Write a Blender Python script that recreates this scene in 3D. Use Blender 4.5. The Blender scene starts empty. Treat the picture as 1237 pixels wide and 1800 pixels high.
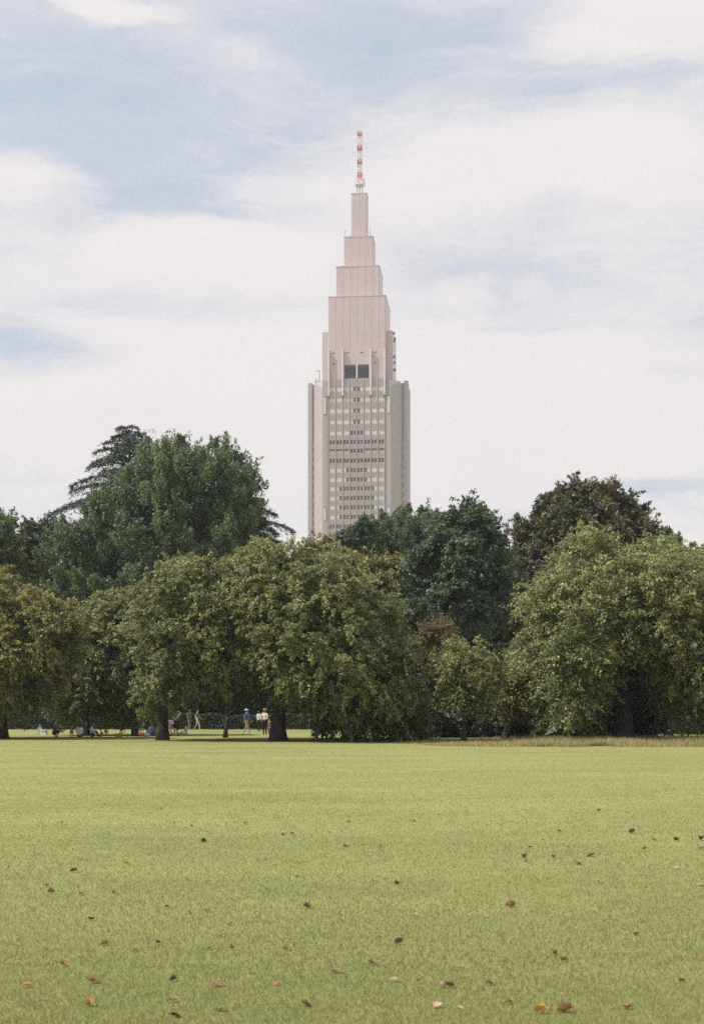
import bpy, math, random
import numpy as np
from mathutils import Vector, Matrix

# ------------------------------------------------------------------ camera, sky, sun, exposure
SC = bpy.context.scene
C = SC.collection
F, HOR, CX, EYE = 2500.0, 1248.0, 618.5, 1.63      # focal length in photo pixels, horizon row, centre column, eye height

cam = bpy.data.cameras.new('camera'); cam_o = bpy.data.objects.new('camera', cam); C.objects.link(cam_o)
cam_o.location = (0, 0, EYE); cam_o.rotation_euler = (math.pi / 2, 0, 0)
cam.sensor_fit = 'VERTICAL'; cam.sensor_height = 36; cam.sensor_width = 24.72; cam.lens = 50
cam.shift_y = (HOR - 900) / 1800
cam.clip_start = 0.1; cam.clip_end = 8000
cam.dof.use_dof = True; cam.dof.focus_distance = 85; cam.dof.aperture_fstop = 5.0
SC.camera = cam_o

SUN_EL, SUN_AZ = math.radians(54), math.radians(-106)   # azimuth from the view direction (+y), clockwise
to_sun = Vector((math.sin(SUN_AZ) * math.cos(SUN_EL), math.cos(SUN_AZ) * math.cos(SUN_EL), math.sin(SUN_EL)))
sun = bpy.data.lights.new('sun', 'SUN'); sun.energy = 4.6; sun.angle = math.radians(1.5); sun.color = (1, .965, .93)
sun_o = bpy.data.objects.new('sun', sun); C.objects.link(sun_o)
sun_o.rotation_euler = to_sun.to_track_quat('Z', 'Y').to_euler(); sun_o.location = (-60, -20, 80)

SC.view_settings.view_transform = 'Standard'; SC.view_settings.look = 'None'
SC.view_settings.exposure = 0.15; SC.view_settings.gamma = 1; SC.view_settings.use_curve_mapping = False
SC.cycles.use_denoising = False
SC.cycles.max_bounces = 5; SC.cycles.diffuse_bounces = 3; SC.cycles.glossy_bounces = 2; SC.cycles.transmission_bounces = 3; SC.cycles.transparent_max_bounces = 4; SC.cycles.caustics_reflective = False; SC.cycles.caustics_refractive = False

world = bpy.data.worlds.new('World'); SC.world = world; world.use_nodes = True

class NT:
    def __init__(s, nt): s.nt = nt; nt.nodes.clear()
    def n(s, t, ins=None, **kw):
        nd = s.nt.nodes.new(t)
        for k, v in kw.items(): setattr(nd, k, v)
        for k, v in (ins or {}).items():
            if isinstance(v, bpy.types.NodeSocket): s.nt.links.new(v, nd.inputs[k])
            elif v is not None: nd.inputs[k].default_value = v
        return nd
    def m(s, op, a, b=None, c=None, clamp=False):
        nd = s.n('ShaderNodeMath', {0: a, 1: b, 2: c}, operation=op); nd.use_clamp = clamp
        return nd.outputs[0]
    def v(s, op, a, b=None, out=0):
        return s.n('ShaderNodeVectorMath', {0: a, 1: b}, operation=op).outputs[out]
    def mix(s, f, a, b):
        nd = s.n('ShaderNodeMix', data_type='RGBA')
        for k, val in ((0, f), (6, a), (7, b)):
            if isinstance(val, bpy.types.NodeSocket): s.nt.links.new(val, nd.inputs[k])
            else: nd.inputs[k].default_value = val
        return nd.outputs[2]
    def ramp(s, f, stops, interp='LINEAR'):
        nd = s.n('ShaderNodeValToRGB', {0: f}); r = nd.color_ramp; r.interpolation = interp
        while len(r.elements) < len(stops): r.elements.new(.5)
        for e, (p, c) in zip(r.elements, stops):
            e.position = p; e.color = (*c, 1) if len(c) == 3 else c
        return nd.outputs[0]
    def sstep(s, x, lo, hi):
        nd = s.n('ShaderNodeMapRange', {0: x, 1: lo, 2: hi, 3: 0.0, 4: 1.0}, interpolation_type='SMOOTHSTEP')
        return nd.outputs[0]
    def noise(s, vec, scale, detail=5, rough=.55, dist=0):
        return s.n('ShaderNodeTexNoise', {'Vector': vec, 'Scale': scale, 'Detail': detail, 'Roughness': rough, 'Distortion': dist})

def build_sky():
    w = NT(world.node_tree)
    d = w.n('ShaderNodeTexCoord').outputs['Generated']
    sky = w.n('ShaderNodeTexSky', sky_type='NISHITA'); sky.sun_disc = False
    sky.sun_elevation = SUN_EL; sky.sun_rotation = SUN_AZ; sky.air_density = 1.0; sky.dust_density = .6; sky.ozone_density = 1.6
    # wind-drawn clouds: direction space, stretched sideways, edges warped by noise
    st = w.v('MULTIPLY', d, (1, 1, 2.6))
    wn = w.noise(st, 5.0, 7, .6)
    warp = w.v('SUBTRACT', wn.outputs['Color'], (.5, .5, .5))
    dw = w.v('ADD', d, w.v('MULTIPLY', warp, (.16, .1, .065)))
    def blob(px, py, rx, ry):
        c = Vector(((px - CX) / F, 1, (HOR - py) / F)).normalized()
        q = w.v('MULTIPLY', w.v('SUBTRACT', dw, tuple(c)), (F / rx, 1.2, F / ry))
        l = w.v('LENGTH', q, out=1)
        return w.sstep(l, 1.25, .15)
    base = w.noise(w.v('MULTIPLY', dw, (1, 1, 2.2)), 3.2, 8, .6).outputs['Fac']
    fine = w.noise(w.v('MULTIPLY', dw, (1, 1, 3.4)), 13.0, 8, .62).outputs['Fac']
    cover = w.m('MULTIPLY_ADD', base, 1.0, .34)
    cover = w.m('ADD', cover, w.m('MULTIPLY', w.m('SUBTRACT', fine, .5), .5))
    rot = w.n('ShaderNodeMapping', {'Vector': dw, 'Rotation': (0, math.radians(14), 0), 'Scale': (1.0, 1.0, 6.5)}).outputs[0]
    wisp = w.noise(rot, 6.5, 9, .66, .6).outputs['Fac']
    cover = w.m('ADD', cover, w.m('MULTIPLY', w.m('SUBTRACT', wisp, .47), 1.0))
    for px, py, rx, ry, k in ((170, 255, 450, 140, -.52), (60, 110, 330, 110, -.42), (560, 40, 480, 90, -.42), (330, 370, 230, 48, -.30), (860, 120, 420, 120, -.24), (470, 215, 330, 90, -.12),
                              (40, 612, 225, 66, -.62), (930, 455, 330, 55, -.22), (1190, 868, 190, 24, -.36), (300, 520, 300, 30, -.22), (1190, 260, 140, 60, -.1),
                              (1160, 30, 240, 75, .75), (940, 300, 420, 80, .42), (30, 325, 140, 42, .65), (440, 450, 270, 55, .40), (230, 3, 120, 22, .5), (500, 640, 600, 90, .45), (720, 760, 1000, 120, .4), (100, 720, 330, 70, .4)):
        cover = w.m('MULTIPLY_ADD', blob(px, py, rx, ry), k, cover)
    cov = w.sstep(cover, -.12, 1.12)
    cl = w.noise(w.v('MULTIPLY', dw, (1, 1, 2.5)), 7.0, 6, .6).outputs['Fac']
    cloud = w.mix(w.sstep(w.m('ADD', w.m('MULTIPLY', cov, .65), w.m('MULTIPLY', cl, .7)), .48, 1.04), (6.3, 6.25, 6.85, 1), (7.95, 7.6, 7.52, 1))
    blue = w.mix(.72, sky.outputs[0], (5.2, 6.15, 6.95, 1))
    col = w.mix(w.m('MULTIPLY_ADD', cov, .95, .05, clamp=True), blue, cloud)
    bg = w.n('ShaderNodeBackground', {'Color': col, 'Strength': .1})
    w.n('ShaderNodeOutputWorld', {'Surface': bg.outputs[0]})
build_sky()

# ------------------------------------------------------------------ helpers
rng = np.random.default_rng(7)
random.seed(7)
def ground_at(px, py):
    D = F * EYE / (py - HOR)
    return Vector(((px - CX) / F * D, D, 0))
def px_to_m(px, py, D): return np.array([(px - CX) / F * D, (HOR - py) / F * D + EYE])

MATS = {}
def mat(name, build):
    if name not in MATS:
        m = bpy.data.materials.new(name); m.use_nodes = True
        build(NT(m.node_tree)); MATS[name] = m
    return MATS[name]
def plain(name, col, rough=.7, spec=.3, var=.12, scale=6.0, metallic=0.0):
    def b(t):
        tc = t.n('ShaderNodeTexCoord').outputs['Object']
        nz = t.noise(tc, scale, 4).outputs['Fac']
        k = t.m('MULTIPLY_ADD', nz, 2 * var, 1 - var)
        c = t.n('ShaderNodeVectorMath', {0: tuple(col), 'Scale': k}, operation='SCALE').outputs[0]
        p = t.n('ShaderNodeBsdfPrincipled', {'Base Color': c, 'Roughness': rough, 'Specular IOR Level': spec, 'Metallic': metallic})
        t.n('ShaderNodeOutputMaterial', {'Surface': p.outputs[0]})
    return mat(name, b)
def leaf_mat(name, rough=.46, spec=.42, trans=.34):
    def b(t):
        a = t.n('ShaderNodeAttribute', attribute_name='leaf_colour').outputs['Color']
        p = t.n('ShaderNodeBsdfPrincipled', {'Base Color': a, 'Roughness': rough, 'Specular IOR Level': spec})
        tr = t.n('ShaderNodeBsdfTranslucent', {'Color': t.mix(.2, a, (.22, .21, .07, 1))})
        mx = t.n('ShaderNodeMixShader', {0: trans, 1: p.outputs[0], 2: tr.outputs[0]})
        t.n('ShaderNodeOutputMaterial', {'Surface': mx.outputs[0]})
    return mat(name, b)
def bark_mat():
    def b(t):
        tc = t.n('ShaderNodeTexCoord').outputs['Object']
        nz = t.noise(t.v('MULTIPLY', tc, (6, 6, 1.6)), 3.0, 6, .65).outputs['Fac']
        c = t.ramp(nz, [(.3, (.022, .018, .015)), (.7, (.085, .068, .055))])
        bp = t.n('ShaderNodeBump', {'Height': nz, 'Strength': .6, 'Distance': .05})
        p = t.n('ShaderNodeBsdfPrincipled', {'Base Color': c, 'Roughness': .9, 'Specular IOR Level': .2, 'Normal': bp.outputs[0]})
        t.n('ShaderNodeOutputMaterial', {'Surface': p.outputs[0]})
    return mat('bark', b)

class MB:
    def __init__(s): s.v = []; s.f = []; s.mi = []
    def add(s, vs, fs, m=0):
        o = len(s.v); s.v += [tuple(x) for x in vs]; s.f += [tuple(i + o for i in f) for f in fs]; s.mi += [m] * len(fs)
        return s
    def box(s, x0, x1, y0, y1, z0, z1, m=0):
        return s.add([(x0, y0, z0), (x1, y0, z0), (x1, y1, z0), (x0, y1, z0), (x0, y0, z1), (x1, y0, z1), (x1, y1, z1), (x0, y1, z1)],
                     [(0, 3, 2, 1), (4, 5, 6, 7), (0, 1, 5, 4), (1, 2, 6, 5), (2, 3, 7, 6), (3, 0, 4, 7)], m)
    def chamfer_box(s, hx, hy, z0, z1, c, m=0):
        p = [(-hx + c, -hy), (hx - c, -hy), (hx, -hy + c), (hx, hy - c), (hx - c, hy), (-hx + c, hy), (-hx, hy - c), (-hx, -hy + c)]
        return s.prism(p, z0, z1, m)
    def prism(s, p, z0, z1, m=0):
        n = len(p)
        vs = [(x, y, z0) for x, y in p] + [(x, y, z1) for x, y in p]
        return s.add(vs, [tuple(range(n - 1, -1, -1)), tuple(range(n, 2 * n))] + [(i, (i + 1) % n, n + (i + 1) % n, n + i) for i in range(n)], m)
    def tube(s, pts, rad, seg=8, m=0, cap=True):
        pts = [Vector(p) for p in pts]; rings = []
        for i, p in enumerate(pts):
            a = pts[max(i - 1, 0)]; b = pts[min(i + 1, len(pts) - 1)]
            d = (b - a); d = d.normalized() if d.length > 1e-9 else Vector((0, 0, 1))
            u = d.cross(Vector((0, 1, 0)) if abs(d.y) < .9 else Vector((1, 0, 0))).normalized(); w = d.cross(u)
            r = rad[i] if hasattr(rad, '__len__') else rad
            rings.append([p + (u * math.cos(2 * math.pi * k / seg) + w * math.sin(2 * math.pi * k / seg)) * r for k in range(seg)])
        vs = [q for r in rings for q in r]; fs = []
        for i in range(len(pts) - 1):
            for k in range(seg):
                k2 = (k + 1) % seg
                fs.append((i * seg + k, i * seg + k2, (i + 1) * seg + k2, (i + 1) * seg + k))
        if cap: fs += [tuple(range(seg - 1, -1, -1)), tuple(range((len(pts) - 1) * seg, len(pts) * seg))]
        return s.add(vs, fs, m)
    def ball(s, c, r, nu=12, nv=8, m=0):
        rx, ry, rz = (r, r, r) if not hasattr(r, '__len__') else r
        vs = [(c[0], c[1], c[2] - rz)]; fs = []
        for i in range(1, nv):
            t = -math.pi / 2 + math.pi * i / nv
            for k in range(nu):
                a = 2 * math.pi * k / nu
                vs.append((c[0] + rx * math.cos(t) * math.cos(a), c[1] + ry * math.cos(t) * math.sin(a), c[2] + rz * math.sin(t)))
        vs.append((c[0], c[1], c[2] + rz)); top = len(vs) - 1
        for k in range(nu): fs.append((0, 1 + (k + 1) % nu, 1 + k))
        for i in range(nv - 2):
            for k in range(nu):
                a = 1 + i * nu; b = a + nu; k2 = (k + 1) % nu
                fs.append((a + k, a + k2, b + k2, b + k))
        a = 1 + (nv - 2) * nu
        for k in range(nu): fs.append((a + k, a + (k + 1) % nu, top))
        return s.add(vs, fs, m)
    def mesh(s, name, mats, smooth=False):
        me = bpy.data.meshes.new(name); me.from_pydata(s.v, [], s.f)
        for m in (mats if isinstance(mats, (list, tuple)) else [mats]): me.materials.append(m)
        me.polygons.foreach_set('material_index', s.mi)
        if smooth: me.polygons.foreach_set('use_smooth', [True] * len(me.polygons))
        me.update(); return me
    def build(s, name, mats, parent=None, smooth=False):
        return link(name, s.mesh(name, mats, smooth), parent)
def link(name, me, parent=None):
    o = bpy.data.objects.new(name, me); C.objects.link(o); o.parent = parent; return o
def tag(o, label, cat, group=None):
    o['label'] = label; o['category'] = cat
    if group: o['group'] = group
    return o
def empty(name, loc, rz=0):
    o = bpy.data.objects.new(name, None); C.objects.link(o); o.location = loc; o.rotation_euler = (0, 0, rz); o.empty_display_size = .5
    return o

def np_mesh(name, verts, faces, mats, colours=None, smooth=False):
    """verts (n,3), faces (m,k) all of k corners, colours (m,3) per face"""
    m, k = faces.shape
    me = bpy.data.meshes.new(name)
    me.vertices.add(len(verts)); me.vertices.foreach_set('co', verts.astype(np.float32).ravel())
    me.loops.add(m * k); me.loops.foreach_set('vertex_index', faces.astype(np.int32).ravel())
    me.polygons.add(m); me.polygons.foreach_set('loop_start', np.arange(0, m * k, k, dtype=np.int32))
    me.polygons.foreach_set('loop_total', np.full(m, k, dtype=np.int32))
    if colours is not None:
        at = me.attributes.new('leaf_colour', 'FLOAT_COLOR', 'FACE')
        at.data.foreach_set('color', np.concatenate([colours, np.ones((m, 1))], 1).astype(np.float32).ravel())
    me.materials.append(mats); me.update(calc_edges=True)
    return me
def unit(a): return a / np.maximum(np.linalg.norm(a, axis=-1, keepdims=True), 1e-9)

# ------------------------------------------------------------------ ground
def lawn_material(t):
    pos = t.n('ShaderNodeNewGeometry').outputs['Position']
    big = t.noise(t.v('MULTIPLY', pos, (.4, .9, 1)), .36, 6, .62).outputs['Fac']
    mid = t.noise(pos, 2.3, 5, .6).outputs['Fac']
    fine = t.noise(pos, 38.0, 4, .7).outputs['Fac']
    f = t.m('ADD', t.m('MULTIPLY', big, .5), t.m('ADD', t.m('MULTIPLY', mid, .25), t.m('MULTIPLY', fine, .25)))
    c = t.ramp(f, [(.34, (.168, .196, .062)), (.5, (.240, .246, .085)), (.66, (.305, .294, .112))])
    bp = t.n('ShaderNodeBump', {'Height': fine, 'Strength': .5, 'Distance': .02})
    p = t.n('ShaderNodeBsdfPrincipled', {'Base Color': c, 'Roughness': .9, 'Specular IOR Level': .15, 'Normal': bp.outputs[0]})
    t.n('ShaderNodeOutputMaterial', {'Surface': p.outputs[0]})
xs = np.concatenate([[-4000, -400], np.linspace(-80, 80, 41), [400, 4000]]); ys = np.concatenate([[-400, -40], np.linspace(-4, 156, 41), [400, 5000]])
gx, gy = np.meshgrid(xs, ys); gz = np.zeros_like(gx)
gi = np.arange(gx.size).reshape(gx.shape)
gf = np.stack([gi[:-1, :-1], gi[:-1, 1:], gi[1:, 1:], gi[1:, :-1]], -1).reshape(-1, 4)
lawn = link('lawn', np_mesh('lawn', np.stack([gx, gy, gz], -1).reshape(-1, 3), gf, mat('lawn', lawn_material))); lawn['kind'] = 'structure'

def grass_blades():
    n = 560000
    py = rng.uniform(1296, 1850, n); D = F * EYE / (py - HOR); D = np.clip(D + rng.normal(0, .3, n), 6, 100)
    X = rng.uniform(-1000, 1000, n) / F * D
    h = rng.uniform(.012, .028, n); wd = .0024 * (D / 7.5) ** .95 * rng.uniform(.7, 1.3, n)
    th = rng.uniform(0, np.pi, n); lean = rng.normal(0, .55, (n, 2)) * h[:, None]
    a = np.stack([np.cos(th) * wd, np.sin(th) * wd], 1) * .5
    base = np.stack([X, D], 1)
    v = np.zeros((n, 3, 3)); v[:, 0, :2] = base - a; v[:, 1, :2] = base + a; v[:, 2, :2] = base + lean; v[:, 2, 2] = h; v[:, :2, 2] = -.004
    # colour patches: fresher and drier turf
    pt = .5 + .25 * np.sin(X * 1.1 + 1.7 * np.sin(D * .45)) + .25 * np.sin(D * .9 + 2.2 * np.sin(X * .5 + 1))
    k = np.clip(pt * .5 + rng.normal(.25, .2, n), 0, 1)[:, None]
    col = (1 - k) * np.array([.098, .140, .042]) + k * np.array([.226, .237, .080])  # blades darker than the ground: shade among near blades is in their colour
    dry = rng.random(n) < .05; col[dry] = np.array([.42, .34, .19])
    col *= rng.uniform(.8, 1.2, (n, 1))
    o = link('grass_blades', np_mesh('grass_blades', v.reshape(-1, 3), np.arange(3 * n).reshape(n, 3), leaf_mat('grass_blade', .6, .25, .3), col))
    o['kind'] = 'stuff'; o['label'] = 'short mown yellow green grass covering the open lawn'
grass_blades()

def tall_grass():
    n = 70000
    px = rng.uniform(560, 1500, n); keep = rng.random(n) < np.clip((px - 690) / 240, 0, 1); px = px[keep]; n = len(px)
    D = rng.uniform(62.5, 79, n); D = np.maximum(D, 62.5 + 1.2 * np.sin(px * .02) + .8 * np.sin(px * .055) + (900 - np.minimum(px, 900)) * .02)
    X = (px - CX) / F * D
    clump = .6 + .4 * np.sin(X * 1.3 + np.sin(D * .8) * 2) * np.sin(D * .5 + X * .31)
    h = rng.uniform(.08, .42, n) * (.4 + .75 * clump) * np.clip((px - 680) / 300, .35, 1); wd = rng.uniform(.018, .035, n)
    th = rng.uniform(0, np.pi, n); lean = rng.normal(0, .4, (n, 2)) * h[:, None]
    a = np.stack([np.cos(th) * wd, np.sin(th) * wd], 1) * .5; base = np.stack([X, D], 1)
    v = np.zeros((n, 3, 3)); v[:, 0, :2] = base - a; v[:, 1, :2] = base + a; v[:, 2, :2] = base + lean; v[:, 2, 2] = h; v[:, :2, 2] = -.004
    k = np.clip(clump * .5 + rng.normal(.25, .3, n), 0, 1)[:, None]
    col = (1 - k) * np.array([.22, .24, .085]) + k * np.array([.48, .42, .20]); red = rng.random(n) < .10; col[red] = np.array([.50, .30, .15])
    o = link('tall_grass', np_mesh('tall_grass', v.reshape(-1, 3), np.arange(3 * n).reshape(n, 3), leaf_mat('grass_blade', .6, .25, .3), col))
    o['kind'] = 'stuff'; o['label'] = 'strip of taller dry straw coloured grass along the lawn edge'
tall_grass()

path = MB(); path.box(19, 60, 100, 108.5, -.1, .02)
path = path.build('path', plain('path_gravel', (.42, .36, .33), .9, .2)); path['kind'] = 'structure'

# ------------------------------------------------------------------ tower
def tower():
    D0, AX = 686.0, 632.0
    root = empty('office_tower', ((AX - CX) / F * D0, D0, 0), math.radians(-6))
    tag(root, 'tall stepped pinkish stone office tower with red and white mast above the trees', 'tower')
    def stone(t):
        tc = t.n('ShaderNodeTexCoord').outputs['Object']
        br = t.n('ShaderNodeTexBrick', {'Vector': t.n('ShaderNodeMapping', {'Vector': tc, 'Rotation': (math.pi / 2, 0, 0)}).outputs[0], 'Color1': (.515, .412, .415, 1), 'Color2': (.545, .440, .444, 1), 'Mortar': (.475, .382, .386, 1),
                                        'Scale': 1.0, 'Mortar Size': .03, 'Brick Width': 1.66, 'Row Height': 1.1}); br.offset = 0
        nz = t.noise(t.v('MULTIPLY', tc, (1, 1, .25)), .35, 5).outputs['Fac']
        k = t.m('MULTIPLY_ADD', nz, .24, .88)
        c = t.n('ShaderNodeVectorMath', {0: br.outputs['Color'], 'Scale': k}, operation='SCALE').outputs[0]
        p = t.n('ShaderNodeBsdfPrincipled', {'Base Color': c, 'Roughness': .34, 'Specular IOR Level': .55})
        t.n('ShaderNodeOutputMaterial', {'Surface': p.outputs[0]})
    ST = mat('tower_stone', stone); GREY = plain('tower_grey_panel', (.345, .33, .345), .5, .4, .06, .3)  # stone colours, upper and lower, lightened to stand in for denser haze
    PALE = plain('tower_pale_metal', (.62, .58, .60), .45, .5, .05, .5); GLASS = plain('tower_dark_glass', (.026, .032, .042), .3, .5, .3, .5)
    WPAN = plain('tower_white_panel', (.55, .54, .585), .4, .5, .06, .6); DARK = plain('tower_recess', (.10, .10, .11), .8, .2, .3, .2)
    RED = plain('mast_red', (.58, .17, .12), .5, .4); WHT = plain('mast_white', (.74, .73, .73), .5, .4); STEEL = plain('mast_steel', (.42, .40, .39), .5, .5)
    def stone2(t):
        tc = t.n('ShaderNodeTexCoord').outputs['Object']
        br = t.n('ShaderNodeTexBrick', {'Vector': t.n('ShaderNodeMapping', {'Vector': tc, 'Rotation': (math.pi / 2, 0, 0)}).outputs[0], 'Color1': (.385, .332, .332, 1), 'Color2': (.44, .382, .382, 1), 'Mortar': (.325, .28, .28, 1),
                                        'Scale': 1.0, 'Mortar Size': .05, 'Brick Width': .83, 'Row Height': 1.1}); br.offset = 0
        nz = t.noise(t.v('MULTIPLY', tc, (1, 1, .3)), .5, 6, .65).outputs['Fac']
        c = t.n('ShaderNodeVectorMath', {0: br.outputs['Color'], 'Scale': t.m('MULTIPLY_ADD', nz, .3, .85)}, operation='SCALE').outputs[0]
        p = t.n('ShaderNodeBsdfPrincipled', {'Base Color': c, 'Roughness': .38, 'Specular IOR Level': .5})
        t.n('ShaderNodeOutputMaterial', {'Surface': p.outputs[0]})
    ST2 = mat('tower_lower_stone', stone2)
    def zz(y, a): return (HOR - y) * (D0 - a) / F + EYE
    def half(w): return w * D0 / (F + w)
    # stepped top
    tiers = [(14.0, 340.5, 416.6), (25.9, 416.6, 468.5), (38.4, 468.5, 521), (51.0, 521, 671)]
    for i, (w, y0, y1) in enumerate(tiers):
        a = half(w); zt, zb = zz(y0, a), zz(y1, a) - 2.5
        if i < 3:
            m = MB().chamfer_box(a, a, zb, zt, .35); m.build('setback_tier', ST, root)
        else:
            # lowest tier: walls round the dark sky-lobby opening
            oz0, oz1 = zz(668.5, a), zz(640.8, a); ox0, ox1 = -6.0, 5.75
            m = MB(); m.box(-a, ox0, -a, a, zb, oz1); m.box(ox1, a, -a, a, zb, oz1); m.box(ox0, ox1, -a + 6, a, zb, oz1); m.box(ox0, ox1, -a, -a + 6, zb, oz0)
            m.chamfer_box(a, a, oz1, zt, .35)
            t4 = m.build('setback_tier', ST, root)
            op = MB().box(ox0 + .02, ox1 - .02, -a + 5.6, -a + 5.9, oz0, oz1).build('opening_back', DARK, root)
            MB().box(-.32, .32, -a - .05, -a + .6, oz0 - .3, oz1 + .15).build('opening_mullion', PALE, root)
            for y, us in ((619.6, (-11.0, -4.4, 2.3, 8.9)), (638.6, (-11.0, 8.9))):
                for u in us: MB().box(u - .75, u + .75, -a - .06, -a + .2, zz(y, a) - .22, zz(y, a) + .22).build('vent_slot', DARK, root)
            for u in (-13.3, -6.65, 6.65, 13.2):
                f = MB(); f.box(u - .36, u + .36, -a - 1.45, -a - .02, zz(696, a), zz(613.6, a)); f.box(u - .3, u + .3, -a - 1.3, -a - .2, zz(696, a) - .9, zz(696, a), 1)
                f.build('fin', [PALE, DARK], root)
        n = [2, 4, 6, 8][i]; step = 2 * a / n
        zl = zb if i < 3 else zz(612, a)
        for k in range(n - 1 if n > 2 else 1):
            u = -a + step * (k + 1)
            MB().box(u - .10, u + .10, -a - .09, -a + .05, zl + .05, zt - .1).build('pale_joint', plain('tower_joint', (.57, .485, .487), .45, .5, .05), root)
        MB().chamfer_box(a + .12, a + .12, zt, zt + .35, .4).build('parapet', ST, root)
    # shoulder wings
    zt, zb = zz(582, 11), 155
    for s in (-1, 1): MB().box(*sorted((s * 13.72, s * 16.8)), -10.5, 10.5, zb, zt).build('shoulder_wing', ST, root)
    for (v, z) in ((-7, 181), (-4, 178), (-1, 180), (-6, 170), (-3, 168), (-5, 164), (-1, 165)):
        MB().tube([(16.8, v, z), (17.5, v, z)], [.5, .75], 10).build('dish', DARK, root)
    # shaft: front bay, grey strips, chamfered flanks and end columns
    ZT = zz(671, 9); B = 13.9
    q = [(B, -14.2), (16.3, -14.2), (21.0, -8.6), (21.0, -7.6), (22.0, -7.6), (22.0, -8.6), (23.9, -8.6), (23.9, -2.5), (22.6, -2.5), (22.6, 2.5), (23.9, 2.5), (23.9, 8.6), (16.3, 14.2)]
    fl = MB(); fl.prism([(B, -14.0)] + [(16.2, -14.0)] + q[2:4] + q[4:] + [(B, 14.2)], 0, ZT - 1.2); fl.build('flank', ST2, root)
    fl = MB(); fl.prism([(-x, y) for x, y in reversed([(B, -14.0), (16.2, -14.0)] + q[2:] + [(B, 14.2)])], 0, ZT - 1.2); fl.build('flank', ST2, root)
    for s in (-1, 1):
        MB().box(*sorted((s * 21.95, s * 23.95)), -8.7, -2.4, 0, ZT).build('end_column', ST2, root)
        MB().box(*sorted((s * 20.95, s * 22.0)), -7.75, -7.2, 0, ZT - .8).build('end_recess', GREY, root)
        g = MB(); g.box(*sorted((s * (B + .05), s * 16.25)), -14.35, -13.5, 0, ZT - .4); g.build('grey_strip', GREY, root)
        for z0, z1 in ((zz(727, 14), zz(698, 14)), (zz(913, 14), zz(893, 14))):
            p = MB(); p.box(*sorted((s * 14.6, s * 15.75)), -14.6, -14.3, z0, z1); p.box(*sorted((s * 14.7, s * 15.6)), -14.56, -14.2, z1, z1 + .5, 1); p.build('white_panel_strip', [WPAN, DARK], root)
        h = MB(); zb2 = ZT - 4.0
        tri = [(s * 16.3, -14.25, zb2), (s * 16.3, -14.25, ZT - .4), (s * 20.9, -8.9, ZT - .4), (s * 16.3, -12.0, zb2), (s * 16.3, -12.0, ZT - .4), (s * 19.5, -7.5, ZT - .4)]
        h.add(tri, [(0, 1, 2), (5, 4, 3), (0, 3, 4, 1), (1, 4, 5, 2), (2, 5, 3, 0)]); h.build('sloped_hood', plain('tower_hood', (.50, .465, .47), .45, .5, .05), root)
        for z in np.arange(70, 130, 4.4):
            MB().box(*sorted((s * 21.15, s * 21.85)), -7.85, -7.7, z, z + 2.1).build('slot_window', WPAN, root)
    # main front: core, ribbed spandrels, piers, windows set back between them
    MB().box(-B, B, -13.6, 14.2, 0, ZT + .1).build('core', GREY, root)
    rows = [684, 703, 722, 741.6, 761, 777.2, 792.5, 809.8, 826.5, 843, 859, 875.7, 892, 908.8, 925.5, 942, 958.5, 975]
    zr = [zz(y, 14) for y in rows]; WH = .95
    bw = 3.325; u0 = -13.3
    gaps = [(zr[0] + WH, ZT + .35)] + [(zr[i + 1] + WH, zr[i] - WH) for i in range(len(zr) - 1)] + [(0, zr[-1] - WH)]
    for i, (a, b) in enumerate(gaps):
        m = MB(); m.box(-13.55, 13.55, -14.22, -13.61, a, b)
        for k in range(8):
            for j in range(4):
                u = u0 + bw * k + .42 + j * .83 - .14 + .14
                m.box(u - .18, u + .18, -14.42, -14.2, a + .02, b - .02, 1)
        m.build('spandrel', [ST2, plain('tower_rib', (.49, .41, .405), .4, .5, .05, .4)], root)
    for k in range(9):
        u = u0 + bw * k
        m = MB(); m.box(u - .5, u + .5, -14.25, -13.62, 0, ZT + .3, 0); m.box(u - .2, u + .2, -14.55, -14.2, 0, ZT + .5, 0); m.box(u - .05, u + .05, -14.6, -14.5, 0, ZT + .4, 1); m.build('pier', [ST2, DARK], root)
    win = MB(); win.box(-.46, .46, -13.95, -13.7, -WH, WH); win = win.mesh('window', GLASS)
    wgr = MB(); wgr.box(-.46, .46, -13.95, -13.7, -WH, WH); wgr = wgr.mesh('window', plain('tower_grey_glass', (.085, .095, .115), .3, .5, .3, .5))
    pan = MB(); pan.box(-.68, .68, -14.28, -13.7, -WH, WH); pan = pan.mesh('blind_panel', WPAN)
    mul = MB(); mul.box(-.2, .2, -14.3, -13.66, -WH, WH); mul = mul.mesh('window_mullion', ST2)
    pat = ['W W W wd dw W W W'] * 4 + ['W W W D D W W W', 'B B B D D B B B', 's s s D D s s s', 'B B B B B B B B'] + ['W W wd D D dw W W'] * 2 + ['W wd D D D D dw W'] * 4 + ['D D D D D D D D'] * 4
    for r, z in enumerate(zr):
        for k, code in enumerate(pat[r].split()):
            c = u0 + bw * (k + .5)
            cells = {'W': 'ww', 'D': 'gg', 'B': 'dd', 's': 'ss', 'wd': 'wg', 'dw': 'gw'}[code]
            if r in (4, 6) and cells == 'gg': cells = 'dd' if r == 6 else 'gg'
            for j, ce in enumerate(cells):
                x = c + (-.66 if j == 0 else .66)
                if ce == 's':
                    o = MB().box(x - .5, x + .5, -14.3, -13.7, z + .15, z + .5).build('vent_slot', DARK, root)
                    MB().box(x - .66, x + .66, -14.2, -13.66, z - WH, z + .13).build('infill_panel', ST2, root)
                    continue
                o = link({'w': 'blind_panel', 'g': 'window', 'd': 'window'}[ce], {'w': pan, 'g': wgr, 'd': win}[ce], root)
                o.location = (x, 0, z)
            if cells != 'ww' and code != 's':
                o = link('window_mullion', mul, root); o.location = (c, 0, z)
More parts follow.
